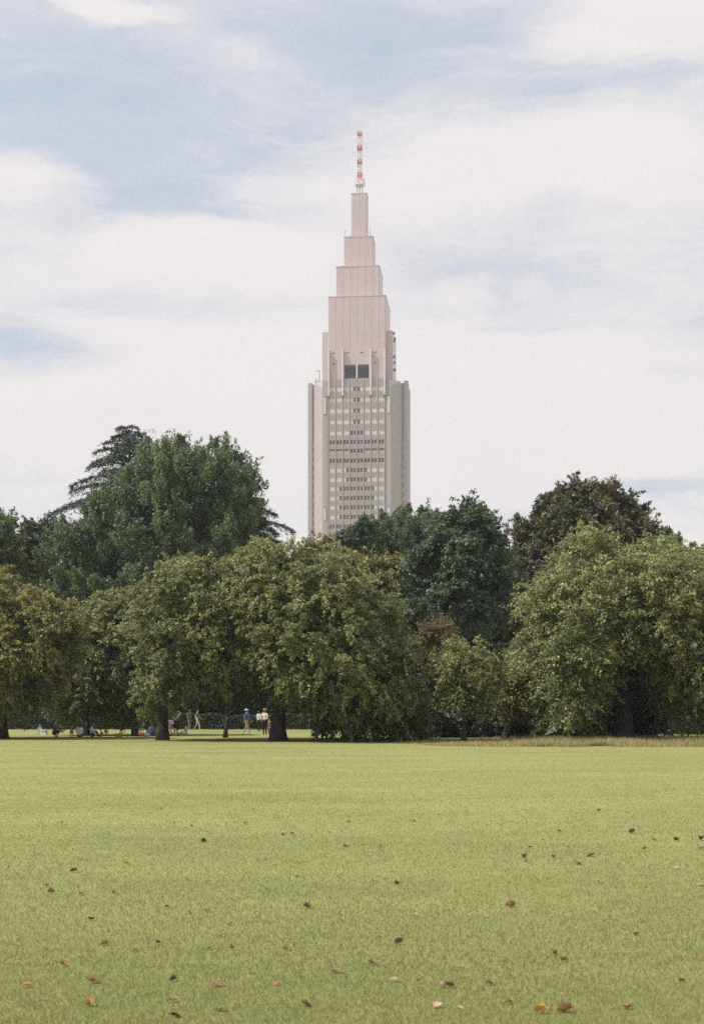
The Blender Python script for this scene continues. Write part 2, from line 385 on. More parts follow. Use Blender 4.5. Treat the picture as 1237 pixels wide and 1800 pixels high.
    # roof gear
    a2 = half(25.9); z2 = zz(416.6, a2)
    for u, hh in ((-6.2, 4.2), (5.6, 4.4)):
        m = MB(); m.tube([(u, -a2 + 1, z2 + .3), (u, -a2 + 1, z2 + hh)], .14, 6)
        for k in range(3): m.tube([(u - .4, -a2 + 1, z2 + 1.2 + k), (u + .4, -a2 + 1, z2 + 1.2 + k)], .09, 5)
        m.build('whip_antenna', STEEL, root)
    m = MB(); m.box(-4.6, -1.0, -a2 + .6, -a2 + .7, z2 + .35, z2 + .95); m.build('roof_rail', STEEL, root)
    a3 = half(38.4); z3 = zz(468.5, a3)
    for u in (-7.6, -6.3): MB().ball((u, -a3 + 2.2, z3 + 1.3), (.7, .35, .7)).build('dish', WPAN, root, True)
    # davit on the left shoulder
    m = MB(); m.box(-20.8, -17.2, -8, -6.5, ZT - 1.3, ZT + 1.2); m.tube([(-18.6, -7.5, ZT), (-18.6, -7.5, ZT + 6.2)], .28, 6); m.tube([(-20.6, -7.5, ZT + 6.0), (-18.3, -7.5, ZT + 6.2)], .22, 6); m.tube([(-20.2, -7.5, ZT), (-20.2, -7.5, ZT + 2.6)], .25, 6)
    m.build('roof_davit', STEEL, root)
    # mast
    def zm(y): return (HOR - y) * D0 / F + EYE
    m = MB()
    for sx in (-1, 0, 1):
        for sy in (-1, 1): m.tube([(sx * 1.35, sy * 1.3, zm(341) - 2), (sx * 1.15, sy * 1.1, zm(325))], .16, 6)
    m.build('mast_leg_frame', STEEL, root)
    m = MB()
    for z in (zm(326), zm(320), zm(315)):
        ring = [(2.4 * math.cos(k * math.pi / 8), 2.4 * math.sin(k * math.pi / 8), z) for k in range(17)]; m.tube(ring, .16, 5)
    for k in range(16): m.tube([(2.4 * math.cos(k * math.pi / 8), 2.4 * math.sin(k * math.pi / 8), zm(326)), (2.4 * math.cos(k * math.pi / 8), 2.4 * math.sin(k * math.pi / 8), zm(315))], .08, 4)
    m.prism([(2.3 * math.cos(k * math.pi / 8), 2.3 * math.sin(k * math.pi / 8)) for k in range(16)], zm(326), zm(325))
    m.box(-1.3, 1.3, -1.3, 1.3, zm(324), zm(318))
    m.build('mast_platform', WHT, root)
    segs = [(232, 241, RED), (241, 256, WHT), (256, 267, RED), (267, 281, WHT), (281, 291, RED), (291, 304, WHT), (304, 315, RED)]
    for y0, y1, mt in segs:
        m = MB(); za, zc = zm(y1), zm(y0); n = 2; r = 1.02
        for sx in (-1, 1):
            for sy in (-1, 1): m.tube([(sx * r, sy * r, za), (sx * r, sy * r, zc)], .15, 5)
        for k in range(n):
            a, b = za + (zc - za) * k / n, za + (zc - za) * (k + 1) / n
            for s in (-1, 1):
                for p, e in (((-r, s * r, a), (r, s * r, b)), ((r, s * r, a), (-r, s * r, b)), ((s * r, -r, a), (s * r, r, b)), ((-r, s * r, b), (r, s * r, b)), ((s * r, -r, b), (s * r, r, b))): m.tube([p, e], .10, 4)
        if mt is RED: m.box(-.75, .75, -.75, .75, za + (zc - za) * .2, za + (zc - za) * .55)
        else: m.tube([(0, 0, za), (0, 0, zc)], .4, 8)
        m.build('mast_section', mt, root)
tower()

# ------------------------------------------------------------------ trees
LEAF = leaf_mat('leaf'); GLOSS = leaf_mat('glossy_leaf', .45, .45, .18); NEEDLE = leaf_mat('needle', .6, .3, .1); BARK = bark_mat()

STAT = []
def poly_dist(P, poly):
    """inside mask and distance to the outline for points P (n,2)"""
    a = poly; b = np.roll(poly, -1, 0); n = len(P)
    inside = np.zeros(n, bool); dmin = np.full(n, 1e9)
    for (ax, az), (bx, bz) in zip(a, b):
        c = ((az > P[:, 1]) != (bz > P[:, 1])) & (P[:, 0] < (bx - ax) * (P[:, 1] - az) / (bz - az + 1e-12) + ax)
        inside ^= c
        e = np.array([bx - ax, bz - az]); t = np.clip(((P - (ax, az)) @ e) / (e @ e + 1e-12), 0, 1)
        d = np.hypot(P[:, 0] - ax - t * e[0], P[:, 1] - az - t * e[1]); dmin = np.minimum(dmin, d)
    return inside, dmin

def leaves_mesh(name, p, a, w, L, Wd, col, m, fold=.12):
    n = len(p); b = unit(np.cross(a, w)); w2 = np.cross(b, a)
    L = L[:, None]; Wd = Wd[:, None]
    v = np.stack([p - b * Wd * .5 + w2 * Wd * fold, p + b * Wd * .5 + w2 * Wd * fold, p + a * L - w2 * L * .1], 1)
    return np_mesh(name, v.reshape(-1, 3), np.arange(3 * n).reshape(n, 3), m, col)

def tree(name, label, cat, base_px, D, poly_px, depth, group=None, clumps=1.5, rad=.95, per=260, leaf=.15, ratio=.55, up=.25, droop=.35, spread=.85,
         col=(.12, .13, .045), col2=(.19, .17, .06), autumn=(.36, .17, .04), p_aut=.01, hue_top=.5, mtl=None, trunk_r=.3, lean=0.0, fork=.35, stemmed=True, bx=None, front=.66, limbs=14, cv=.18, rough_edge=.5, trunk_pts=None, fill=130, tips=1.45, hollow=.42):
    X0 = (base_px - CX) / F * D
    root = empty(name, (X0, D, 0)); tag(root, label, cat, group)
    poly = np.array([px_to_m(x, y, D) for x, y in poly_px]); poly[:, 0] -= X0
    lo, hi = poly.min(0), poly.max(0); area = .5 * abs(np.dot(poly[:, 0], np.roll(poly[:, 1], -1)) - np.dot(poly[:, 1], np.roll(poly[:, 0], -1)))
    n = int(area * clumps)
    cand = rng.uniform(lo, hi, (n * 30, 2)); ins, d = poly_dist(cand, poly)
    inset = rad * .55
    k = ins & (d > inset * rng.uniform(1 - rough_edge, 1.3, len(d))); cand, d = cand[k], d[k]
    dmax = max(d.max(), 1e-3); t = np.clip(d / dmax, 0, 1); Y = depth * np.sqrt(np.maximum(1 - (1 - t) ** 2, 0)) + .15
    sgn = np.where(rng.random(len(d)) < front, -1, 1); s = 1 - rng.random(len(d)) ** 1.6 * .85
    q1, q2, q3 = rng.uniform(0, 6.28, 3); kk = 1.35 / rad
    hol = np.sin(cand[:, 0] * kk + q1 + 1.3 * np.sin(cand[:, 1] * kk * .6 + q3)) * np.sin(cand[:, 1] * kk * 1.25 + q2 + np.sin(cand[:, 0] * kk * .7))
    s = s * np.where(hol > .25, 1 - hollow, 1.0)
    keep = ~((hol > .3) & (d < rad * 1.3) & (rng.random(len(d)) < 1.9 * hollow))
    cand, d, Y, sgn, s = cand[keep], d[keep], Y[keep], sgn[keep], s[keep]
    cc = np.stack([cand[:, 0], sgn * s * Y, cand[:, 1]], 1)
    # thin out so that clumps keep a distance
    pick = []; need = rad * .5
    arr = np.zeros((n, 3)); m = 0
    for i in range(len(cc)):
        if m == 0 or np.min(np.sum((arr[:m] - cc[i]) ** 2, 1)) > need ** 2 or rng.random() < .08:
            arr[m] = cc[i]; m += 1
            if m == n: break
    cc = arr[:m]; nc = m
    cen = np.array([poly[:, 0].mean(), 0, lo[1] + .35 * (hi[1] - lo[1])]); ext = np.array([(hi[0] - lo[0]) / 2, depth, (hi[1] - lo[1]) / 2])
    nrm = unit((cc - cen) / ext)
    r = rad * rng.uniform(.6, 1.35, nc)
    ns = 9
    # sprays
    ci = np.repeat(np.arange(nc), ns); cn = nrm[ci]; cr = r[ci]
    dirs = unit(cn * .75 + rng.normal(0, spread, (len(ci), 3)) + np.array([0, 0, up]))
    start = cc[ci] - cn * cr[:, None] * .35 + rng.normal(0, .18, (len(ci), 3)) * cr[:, None]
    length = cr * rng.uniform(.6, 1.35, len(ci)) * np.where(rng.random(len(ci)) < .14, tips, 1.0)
    per_s = max(4, int(per / ns)); si = np.repeat(np.arange(len(ci)), per_s)
    sv = rng.random(len(si)) ** .7
    ln = length[si][:, None]
    p = start[si] + dirs[si] * ln * sv[:, None] + np.array([0, 0, -1]) * (droop * ln * sv[:, None] ** 2) + rng.normal(0, .15, (len(si), 3)) * np.array([1, 1, .6]) * (cr[si] * (1.35 - sv))[:, None]
    a = unit(dirs[si] * .7 + rng.normal(0, .6, (len(si), 3)) + np.array([0, 0, -droop + up * .4]))
    w = unit(cn[si] * .55 + rng.normal(0, .45, (len(si), 3)) + np.array([0, 0, .75]))
    L = leaf * rng.uniform(.7, 1.35, len(si)); Wd = L * ratio * rng.uniform(.8, 1.2, len(si))
    # inner twigs and leaves that close the crown
    nf = int(area * fill); fc = rng.uniform(lo, hi, (nf * 3, 2)); fi, fd = poly_dist(fc, poly); kf = fi & (fd > rad * .9); fc, fd = fc[kf][:nf], fd[kf][:nf]; nf = len(fc)
    fy = depth * np.sqrt(np.maximum(1 - (1 - np.clip(fd / dmax, 0, 1)) ** 2, 0)) * rng.uniform(-.6, .6, nf)
    # leaf colour: species, clump, height in the crown, turning leaves
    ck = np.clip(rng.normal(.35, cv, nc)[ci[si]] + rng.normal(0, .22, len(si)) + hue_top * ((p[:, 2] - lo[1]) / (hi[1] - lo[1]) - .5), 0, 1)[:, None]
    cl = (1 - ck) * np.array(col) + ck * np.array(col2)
    hot = (rng.random(nc) < .10)[ci[si]]
    au = rng.random(len(si)) < np.where(hot, p_aut * 5, p_aut * .6)
    cl[au] = np.array(autumn) * rng.uniform(.6, 1.2, (au.sum(), 1))
    cl *= rng.uniform(.78, 1.22, (len(si), 1))
    if nf:
        p = np.concatenate([p, np.stack([fc[:, 0], fy, fc[:, 1]], 1)]); a = np.concatenate([a, unit(rng.normal(0, 1, (nf, 3)))]); w = np.concatenate([w, unit(rng.normal(0, 1, (nf, 3)) + (0, -.4, .3))])
        Lf = leaf * 1.8 * rng.uniform(.8, 1.3, nf); L = np.concatenate([L, Lf]); Wd = np.concatenate([Wd, Lf * .7]); cl = np.concatenate([cl, np.array(col) * rng.uniform(.75, 1.1, (nf, 1))])
    STAT.append((name, round(area), n, nc, len(p)))
    link('crown', leaves_mesh('crown', p, a, w, L, Wd, cl, mtl or LEAF), root)
    # trunk and limbs
    if stemmed:
        tm = MB(); zf = max(lo[1] + fork * .35 * (hi[1] - lo[1]), 1.0)
        if trunk_pts: pts = [Vector(q) for q in trunk_pts]
        else: pts = [Vector((0, 0, -.1)), Vector((lean * .25, 0, zf * .3)), Vector((lean * .65, .05, zf * .7)), Vector((lean, 0, zf))]
        rr = [trunk_r * 1.35, trunk_r * 1.0, trunk_r * .88, trunk_r * .8][:len(pts)]
        tm.tube(pts, rr, 12)
        top = pts[-1]
        lead = Vector((cen[0] * .6 + top.x * .4, 0, lo[1] + .62 * (hi[1] - lo[1])))
        sel = rng.permutation(nc)[:limbs]
        for q in sel:
            e = Vector(cc[q]); s0 = top.lerp(lead, rng.uniform(0, .75)); mid = s0.lerp(e, .5) + Vector((0, 0, .08 * (e - s0).length))
            r0 = min(trunk_r, .34) * rng.uniform(.2, .36)
            tm.tube([s0, mid, e], [r0, r0 * .6, .03], 6, cap=False)
        tm.tube([top, top.lerp(lead, .5) + Vector((.1, .05, 0)), lead], [trunk_r * .75, trunk_r * .5, trunk_r * .18], 8)
        tm.build('trunk', BARK, root, True)
    return root

CH = dict(leaf=.130, ratio=.74, up=.22, droop=.40, rad=.72, clumps=5.6, per=350, spread=1.0, hollow=.14, col=(.140, .168, .064), col2=(.345, .350, .140), p_aut=.006)
# front row of cherries at the lawn edge
tree('cherry_tree', 'yellow green cherry tree cut off by the left edge, trunk at lawn edge', 'tree', 3, 81, [(-170, 1100), (-125, 1010), (-60, 985), (-10, 978), (28, 988), (48, 1030), (95, 1032), (140, 1060), (165, 1105), (162, 1160), (125, 1200), (95, 1249), (60, 1266), (20, 1256), (-40, 1269), (-120, 1244), (-175, 1180)], 4.6, trunk_r=.36, group='cherry trees at the lawn edge', **{**CH, 'col2': (.42, .37, .125), 'p_aut': .012})
tree('cherry_tree', 'low spreading cherry tree above the seated picnic group', 'tree', 152, 92, [(72, 1150), (108, 1088), (150, 1052), (200, 1028), (250, 1036), (305, 1058), (345, 1120), (320, 1200), (290, 1259), (240, 1280), (190, 1274), (140, 1282), (105, 1270), (75, 1256), (55, 1215), (85, 1190)], 4.0, trunk_r=.22, group='cherry trees at the lawn edge', **CH)
tree('cherry_tree', 'broad cherry tree with thick dark trunk beside the picnic mat and bags', 'tree', 286, 77, [(228, 1125), (225, 1065), (252, 1015), (285, 972), (302, 960), (330, 968), (348, 982), (390, 978), (425, 945), (455, 934), (495, 955), (530, 1010), (540, 1100), (530, 1180), (500, 1220), (440, 1230), (380, 1238), (340, 1238), (300, 1248), (268, 1270), (245, 1244), (232, 1190)], 5.4, trunk_r=.31, group='cherry trees at the lawn edge', **CH)
tree('cherry_tree', 'largest central cherry tree, wide crown, trunk beside the person in a hat', 'tree', 489, 75, [(420, 1080), (430, 990), (465, 948), (510, 955), (560, 962), (590, 965), (615, 985), (650, 1005), (690, 1035), (722, 1080), (738, 1150), (752, 1210), (735, 1269), (680, 1282), (620, 1286), (560, 1268), (520, 1250), (470, 1222), (430, 1190)], 6.2, trunk_r=.42, group='cherry trees at the lawn edge', **CH)
tree('cherry_tree', 'low dark bushy cherry with short trunk right of the central tree', 'tree', 618, 79, [(545, 1190), (600, 1130), (680, 1140), (740, 1190), (768, 1264), (755, 1302), (690, 1308), (640, 1298), (600, 1298), (548, 1284), (525, 1254)], 4.0, trunk_r=.42, **{**CH, 'col2': (.24, .24, .095)})
tree('cherry_tree', 'small young cherry tree with slim forked trunk standing on the grass strip', 'tree', 815, 72.5, [(736, 1195), (745, 1150), (772, 1118), (800, 1098), (825, 1118), (850, 1120), (880, 1132), (908, 1165), (898, 1210), (882, 1248), (850, 1256), (822, 1262), (790, 1256), (758, 1238)], 2.2, trunk_r=.13, **{**CH, 'rad': .62, 'clumps': 4.6, 'per': 110, 'leaf': .12, 'col2': (.40, .37, .14), 'fork': .25})
tree('cherry_tree', 'leaning thin cherry tree with yellowing leaves beside the large right tree', 'tree', 886, 77, [(850, 1250), (865, 1190), (885, 1150), (925, 1145), (950, 1190), (942, 1245), (905, 1270), (868, 1268)], 1.8, trunk_r=.20, lean=.5, **{**CH, 'rad': .6, 'clumps': 6, 'per': 170, 'leaf': .12, 'col2': (.42, .34, .12), 'p_aut': .03})
tree('cherry_tree', 'huge right hand tree with pale green domed crown and dark hollow beneath', 'tree', 1096, 74, [(888, 1150), (905, 1085), (898, 1038), (930, 1005), (975, 985), (972, 940), (1005, 922), (1050, 928), (1072, 950), (1110, 930), (1160, 938), (1200, 960), (1245, 985), (1295, 1040), (1325, 1120), (1315, 1200), (1285, 1276), (1220, 1289), (1175, 1272), (1145, 1239), (1122, 1180), (1078, 1170), (1062, 1239), (1048, 1276), (1000, 1284), (958, 1279), (935, 1239), (905, 1195)], 6.0, trunk_r=.5, **{**CH, 'col': (.150, .182, .068), 'col2': (.375, .375, .150), 'p_aut': .008, 'rad': 1.0})
tree('cherry_tree', 'pale thin crowned cherry behind the large right tree at the right edge', 'tree', 1262, 86, [(1170, 1010), (1188, 958), (1225, 940), (1270, 950), (1320, 1000), (1340, 1100), (1280, 1150), (1200, 1100)], 3.5, trunk_r=.25, **{**CH, 'clumps': 2.6, 'per': 340, 'col2': (.42, .38, .16), 'p_aut': .02})

PL = dict(leaf=.22, up=1.5, droop=.05, rad=1.45, clumps=1.75, per=520, spread=.34, ratio=.6, fill=70, hollow=.22, tips=1.3, cv=.3, col=(.075, .122, .058), col2=(.200, .260, .118), p_aut=0.0, hue_top=.35, mtl=LEAF)
tree('evergreen_tree', 'great dark dome shaped tree with upright plumes of foliage at left', 'tree', 275, 130, [(40, 1070), (62, 990), (92, 940), (140, 900), (182, 858), (226, 818), (262, 798), (300, 784), (335, 774), (372, 778), (412, 791), (438, 812), (460, 844), (478, 876), (482, 915), (472, 960), (460, 1010), (470, 1080), (400, 1170), (250, 1190), (100, 1160)], 9.5, trunk_r=.6, **PL)
tree('evergreen_tree', 'row of spiry dark green foliage just right of the tower base', 'tree', 690, 150, [(590, 1010), (602, 950), (625, 928), (650, 918), (680, 902), (712, 895), (745, 888), (772, 894), (792, 930), (785, 1020), (700, 1070), (620, 1050)], 6, trunk_r=.4, **{**PL, 'rad': 1.1, 'clumps': 2.4, 'per': 400, 'col': (.090, .140, .066), 'col2': (.225, .285, .130)})
tree('evergreen_tree', 'dark narrow evergreen at the left edge behind the cherries', 'tree', -5, 126, [(-70, 1010), (-45, 930), (-8, 893), (18, 896), (35, 915), (46, 960), (44, 1040), (0, 1110), (-60, 1090)], 4, trunk_r=.3, **{**PL, 'rad': 1.0, 'up': .6, 'spread': .7})
DK = dict(leaf=.22, up=.15, droop=.2, rad=.95, clumps=2.8, per=330, spread=.9, ratio=.7, col=(.052, .088, .048), col2=(.135, .182, .092), p_aut=.002, mtl=GLOSS)
tree('broadleaf_tree', 'dark broadleaf tree between left edge and the great dome tree', 'tree', 68, 138, [(15, 965), (42, 918), (78, 906), (104, 912), (118, 950), (112, 1040), (80, 1110), (20, 1100)], 3.8, trunk_r=.25, **{**DK, 'col2': (.085, .095, .045)})
tree('camphor_tree', 'round dense blue green evergreen with visible trunk right of the tower', 'tree', 812, 106, [(700, 1012), (722, 965), (750, 918), (780, 892), (815, 878), (848, 890), (876, 924), (896, 962), (912, 1040), (902, 1100), (860, 1128), (800, 1122), (742, 1108), (708, 1070)], 4.8, trunk_r=.36, fork=.1, **{**DK, 'clumps': 3.4})
tree('magnolia_tree', 'tall brownish green tree with orange tinted leaves behind right crown', 'tree', 1015, 114, [(868, 1030), (890, 960), (888, 915), (922, 908), (928, 866), (965, 852), (1000, 840), (1050, 838), (1095, 846), (1125, 878), (1140, 905), (1158, 935), (1145, 985), (1100, 1030), (1000, 1070), (930, 1110), (888, 1100)], 5.5, trunk_r=.36, **{**DK, 'leaf': .25, 'ratio': .5, 'rad': .8, 'clumps': 3.0, 'per': 190, 'col': (.066, .080, .038), 'col2': (.185, .160, .070), 'autumn': (.34, .17, .035), 'p_aut': .03, 'cv': .3, 'rough_edge': .9})
tree('conifer_tree', 'small dark rounded tree peeking out right of the brownish tree', 'tree', 1168, 124, [(1135, 970), (1158, 926), (1182, 930), (1205, 962), (1195, 1030), (1145, 1030)], 2.5, trunk_r=.2, **{**PL, 'rad': .8})
tree('broadleaf_tree', 'yellow green tree below the tower base, behind the central cherry', 'tree', 575, 118, [(498, 1020), (518, 958), (545, 944), (578, 946), (612, 948), (642, 962), (662, 1012), (645, 1085), (560, 1100), (508, 1070)], 3.8, trunk_r=.25, **{**DK, 'col': (.15, .165, .062), 'col2': (.38, .345, .125), 'mtl': LEAF})
tree('broadleaf_tree', 'olive tree with orange tipped top between central cherry and camphor', 'tree', 672, 110, [(612, 1025), (640, 978), (670, 962), (702, 968), (728, 1000), (735, 1070), (700, 1120), (640, 1110)], 3.2, trunk_r=.22, **{**DK, 'col': (.15, .16, .06), 'col2': (.38, .335, .12), 'p_aut': .02, 'mtl': LEAF, 'autumn': (.38, .15, .06)})
tree('maple_tree', 'small reddish orange maple between the central tree and the young tree', 'tree', 762, 98, [(718, 1118), (742, 1090), (780, 1080), (806, 1100), (800, 1135), (765, 1160), (728, 1150)], 1.6, trunk_r=.12, **{**CH, 'rad': .6, 'clumps': 5, 'per': 160, 'col': (.13, .105, .05), 'col2': (.23, .150, .072), 'p_aut': .01})
# undergrowth behind, the shade under the trees put into its near-black leaf colour
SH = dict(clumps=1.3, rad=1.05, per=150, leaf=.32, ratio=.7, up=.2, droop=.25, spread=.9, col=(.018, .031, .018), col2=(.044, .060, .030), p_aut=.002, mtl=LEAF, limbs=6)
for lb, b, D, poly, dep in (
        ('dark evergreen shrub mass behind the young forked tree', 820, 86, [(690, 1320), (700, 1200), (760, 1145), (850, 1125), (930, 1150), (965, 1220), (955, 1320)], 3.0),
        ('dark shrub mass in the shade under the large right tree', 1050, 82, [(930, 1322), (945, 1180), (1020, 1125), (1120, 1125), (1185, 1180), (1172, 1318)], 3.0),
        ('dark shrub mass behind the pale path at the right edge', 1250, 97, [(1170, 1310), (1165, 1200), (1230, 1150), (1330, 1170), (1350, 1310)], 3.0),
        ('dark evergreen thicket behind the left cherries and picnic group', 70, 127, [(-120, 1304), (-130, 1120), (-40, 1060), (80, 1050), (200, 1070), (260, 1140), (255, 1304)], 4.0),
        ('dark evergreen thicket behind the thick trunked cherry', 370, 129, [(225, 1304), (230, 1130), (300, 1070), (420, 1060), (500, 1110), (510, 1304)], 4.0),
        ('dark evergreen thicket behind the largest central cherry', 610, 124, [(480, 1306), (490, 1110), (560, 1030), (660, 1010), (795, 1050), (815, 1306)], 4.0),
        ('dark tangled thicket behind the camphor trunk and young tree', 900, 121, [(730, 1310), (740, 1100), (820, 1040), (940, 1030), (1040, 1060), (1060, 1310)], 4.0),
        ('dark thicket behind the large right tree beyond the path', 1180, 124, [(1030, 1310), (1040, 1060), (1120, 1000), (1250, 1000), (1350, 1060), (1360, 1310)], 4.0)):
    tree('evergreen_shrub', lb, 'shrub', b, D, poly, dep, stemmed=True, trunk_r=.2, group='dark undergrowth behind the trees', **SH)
tree('evergreen_shrub', 'small dark upright bush between the two central trunks', 'shrub', 566, 82, [(542, 1294), (546, 1262), (560, 1245), (578, 1250), (590, 1275), (592, 1294)], .7, stemmed=True, trunk_r=.05, limbs=5, **{**{k: v for k, v in SH.items() if k != 'limbs'}, 'rad': .4, 'clumps': 6, 'per': 130, 'leaf': .12})

def hedge():
    D = 119.5; x0, x1 = -150, 760
    root = empty('clipped_hedge', ((305 - CX) / F * D, D, 0)); tag(root, 'low dark clipped hedge along the far side of the sunlit grass', 'hedge')
    n = 42000
    X = rng.uniform((x0 - 305) / F * D, (x1 - 305) / F * D, n); Hh = 1.18 + .08 * np.sin(X * .8) + .06 * np.sin(X * 2.3)
    top = rng.random(n) < .35
    y = np.where(top, rng.uniform(-.6, .6, n), -.6 + rng.exponential(.09, n)); z = np.where(top, Hh - rng.exponential(.07, n), rng.uniform(0, 1, n) * Hh)
    p = np.stack([X, y, z], 1) + rng.normal(0, .04, (n, 3))
    a = unit(rng.normal(0, 1, (n, 3)) + (0, -.3, .2)); w = unit(rng.normal(0, .5, (n, 3)) + np.where(top[:, None], (0, 0, 1), (0, -.8, .4)))
    k = rng.random((n, 1)); col = (1 - k) * np.array([.025, .045, .026]) + k * np.array([.06, .085, .042])
    L = rng.uniform(.1, .2, n)
    link('foliage', leaves_mesh('foliage', p, a, w, L, L * .6, col, LEAF), root)
    m = MB()
    for x in np.arange((x0 - 305) / F * D + .3, (x1 - 305) / F * D, .8): m.tube([(x, 0, 0), (x + .1, .1, .6), (x, .1, 1.0)], [.05, .035, .015], 5)
    m.build('stem', BARK, root)
hedge()

def cedar(label, cx, D, ytop, reach_px, ylow, seed):
    r = np.random.default_rng(seed); sc = D / F; zt = (HOR - ytop) * sc + EYE; zl = (HOR - ylow) * sc + EYE; R = reach_px * sc
    root = empty('cedar_tree', ((cx - CX) * sc, D, 0)); tag(root, label, 'tree', 'cedars behind the dome tree')
    tm = MB(); tm.tube([(0, 0, -.1), (0, 0, zt * .5), (0, 0, zt)], [.5, .3, .04], 10)
    P, A, Wn, LL, CO = [], [], [], [], []
    z = zt - .3; i = 0
    while z > zl - 5:
        f = np.clip((zt - z) / (zt - zl), 0, 1.15); nb = 5 if f > .15 else 4; ph = r.uniform(0, 6.28)
        for k in range(nb):
            th = ph + 2 * math.pi * k / nb + r.normal(0, .2); Lb = R * (.10 + .9 * f ** .85) * r.uniform(.72, 1.05); dx, dy = math.cos(th), math.sin(th)
            zb = z + r.normal(0, .2)
            s = np.linspace(0, 1, 7); zz = zb + Lb * (.30 * s - .42 * s ** 2.2)
            pts = np.stack([dx * Lb * s, dy * Lb * s, zz], 1)
            tm.tube([tuple(q) for q in pts], list(np.linspace(.11, .015, 7) * (.4 + f)), 5, cap=False)
            n = int(150 + 820 * f)
            u = r.random(n) ** .75; side = r.uniform(-1, 1, n); wid = (.34 * Lb * (1 - u) + .42) * .72
            c = np.stack([np.interp(u, s, pts[:, j]) for j in range(3)], 1)
            lat = np.array([-dy, dx, 0])
            fwd = np.abs(side) * wid * .55
            hang = np.where(r.random(n) < .35, r.exponential(.28, n), 0)
            p = c - np.array([0, 0, 1]) * hang[:, None] + lat * (side * wid)[:, None] + np.array([dx, dy, 0]) * fwd[:, None] + np.array([0, 0, -1]) * (np.abs(side) * wid * .22)[:, None] + r.normal(0, .07, (n, 3))
            a = unit(np.array([dx, dy, 0]) * .7 + lat * side[:, None] * .8 + r.normal(0, .35, (n, 3)) + np.array([0, 0, -.25]))
            P.append(p); A.append(a); Wn.append(unit(r.normal(0, .45, (n, 3)) + np.array([0, 0, 1]))); LL.append(r.uniform(.25, .5, n))
            kk = r.random((n, 1)); CO.append((1 - kk) * np.array([.036, .062, .044]) + kk * np.array([.085, .120, .078]))
        z -= .55 + 1.0 * min(f, 1) * r.uniform(.75, 1.2); i += 1
    P, A, Wn, LL, CO = [np.concatenate(q) for q in (P, A, Wn, LL, CO)]
    link('crown', leaves_mesh('crown', P, A, Wn, LL, LL * .30, CO, NEEDLE), root)
    tm.build('trunk', BARK, root, True)
cedar('layered cedar with drooping tips behind the dome tree, peak at its left', 228, 144, 754, 172, 905, 3)
cedar('second layered cedar whose drooping branches emerge right of the dome tree', 405, 148, 838, 122, 925, 5)
tree('pine_tree', 'small dark flat topped tree in front of the tower base', 'tree', 628, 142, [(582, 950), (598, 928), (622, 914), (650, 904), (668, 914), (664, 955), (612, 970)], 2.0, trunk_r=.18, **{**DK, 'rad': .6, 'clumps': 5, 'per': 150})

# ------------------------------------------------------------------ short leaning stump and sapling by the path
g = ground_at(396, 1296.5)
st = empty('tree_stump', g); tag(st, 'thin leaning bare trunk standing alone in the sunlit grass', 'tree trunk')
m = MB(); m.tube([(0, 0, -.05), (.03, 0, .4), (.12, 0, .95), (.16, 0, 1.25)], [.17, .13, .12, .10], 10); m.build('trunk', BARK, st, True)
m = MB(); m.tube([(.15, 0, 1.15), (.3, -.05, 1.5), (.7, -.1, 1.75)], [.08, .05, .02], 6); m.tube([(.15, 0, 1.2), (.05, 0, 1.55), (.1, 0, 1.9)], [.07, .05, .02], 6); m.build('branch', BARK, st, True)
# ------------------------------------------------------------------ air
hz = MB().box(-900, 900, -60, 800, -1.0, 300).build('haze', None); hz['kind'] = 'stuff'; hz.data.materials.clear()
def haze_mat(t):
    v = t.n('ShaderNodeVolumePrincipled', {'Color': (.93, .94, 1, 1), 'Density': HAZE, 'Anisotropy': .2})
    t.n('ShaderNodeOutputMaterial', {'Volume': v.outputs[0]})
HAZE = .00021
hz.data.materials.append(mat('haze_air', haze_mat))
# ------------------------------------------------------------------ people
SKIN = plain('skin', (.50, .32, .23), .6, .35, .05); HAIR = plain('black_hair', (.018, .015, .014), .5, .4); SHOE = plain('shoe', (.10, .09, .085), .6, .3)
WSHOE = plain('white_shoe', (.6, .58, .56), .6, .3)
STAND = dict(pelvis=(0, 0, .53), spine=(0, 0, .63), chest=(0, 0, .745), neck=(0, .005, .835), head=(0, -.008, .895), top=(0, 0, .955),
             shl=(-.098, 0, .80), ell=(-.125, .01, .645), wrl=(-.13, -.03, .50), hal=(-.13, -.045, .455), shr=(.098, 0, .80), elr=(.125, .01, .645), wrr=(.13, -.03, .50), har=(.13, -.045, .455),
             hil=(-.05, 0, .50), knl=(-.055, -.012, .28), anl=(-.055, .012, .045), tol=(-.062, -.085, .018), hir=(.05, 0, .50), knr=(.055, -.012, .28), anr=(.055, .012, .045), tor=(.062, -.085, .018))
RAD = dict(pelvis=(.085, .06), spine=(.072, .052), chest=(.088, .058), neck=(.03, .03), head=(.047, .056), top=(.036, .042), sh=.04, el=.028, wr=.018, ha=.02, hi=.054, kn=.036, an=.022, to=.02)
EDGES = [('pelvis', 'spine', 'torso'), ('spine', 'chest', 'torso'), ('chest', 'neck', 'neck'), ('neck', 'head', 'head'), ('head', 'top', 'head')]
for s_ in 'lr': EDGES += [('chest', 'sh' + s_, 'torso'), ('sh' + s_, 'el' + s_, 'upperarm'), ('el' + s_, 'wr' + s_, 'forearm'), ('wr' + s_, 'ha' + s_, 'hand'), ('pelvis', 'hi' + s_, 'pelvis'), ('hi' + s_, 'kn' + s_, 'thigh'), ('kn' + s_, 'an' + s_, 'shin'), ('an' + s_, 'to' + s_, 'foot')]
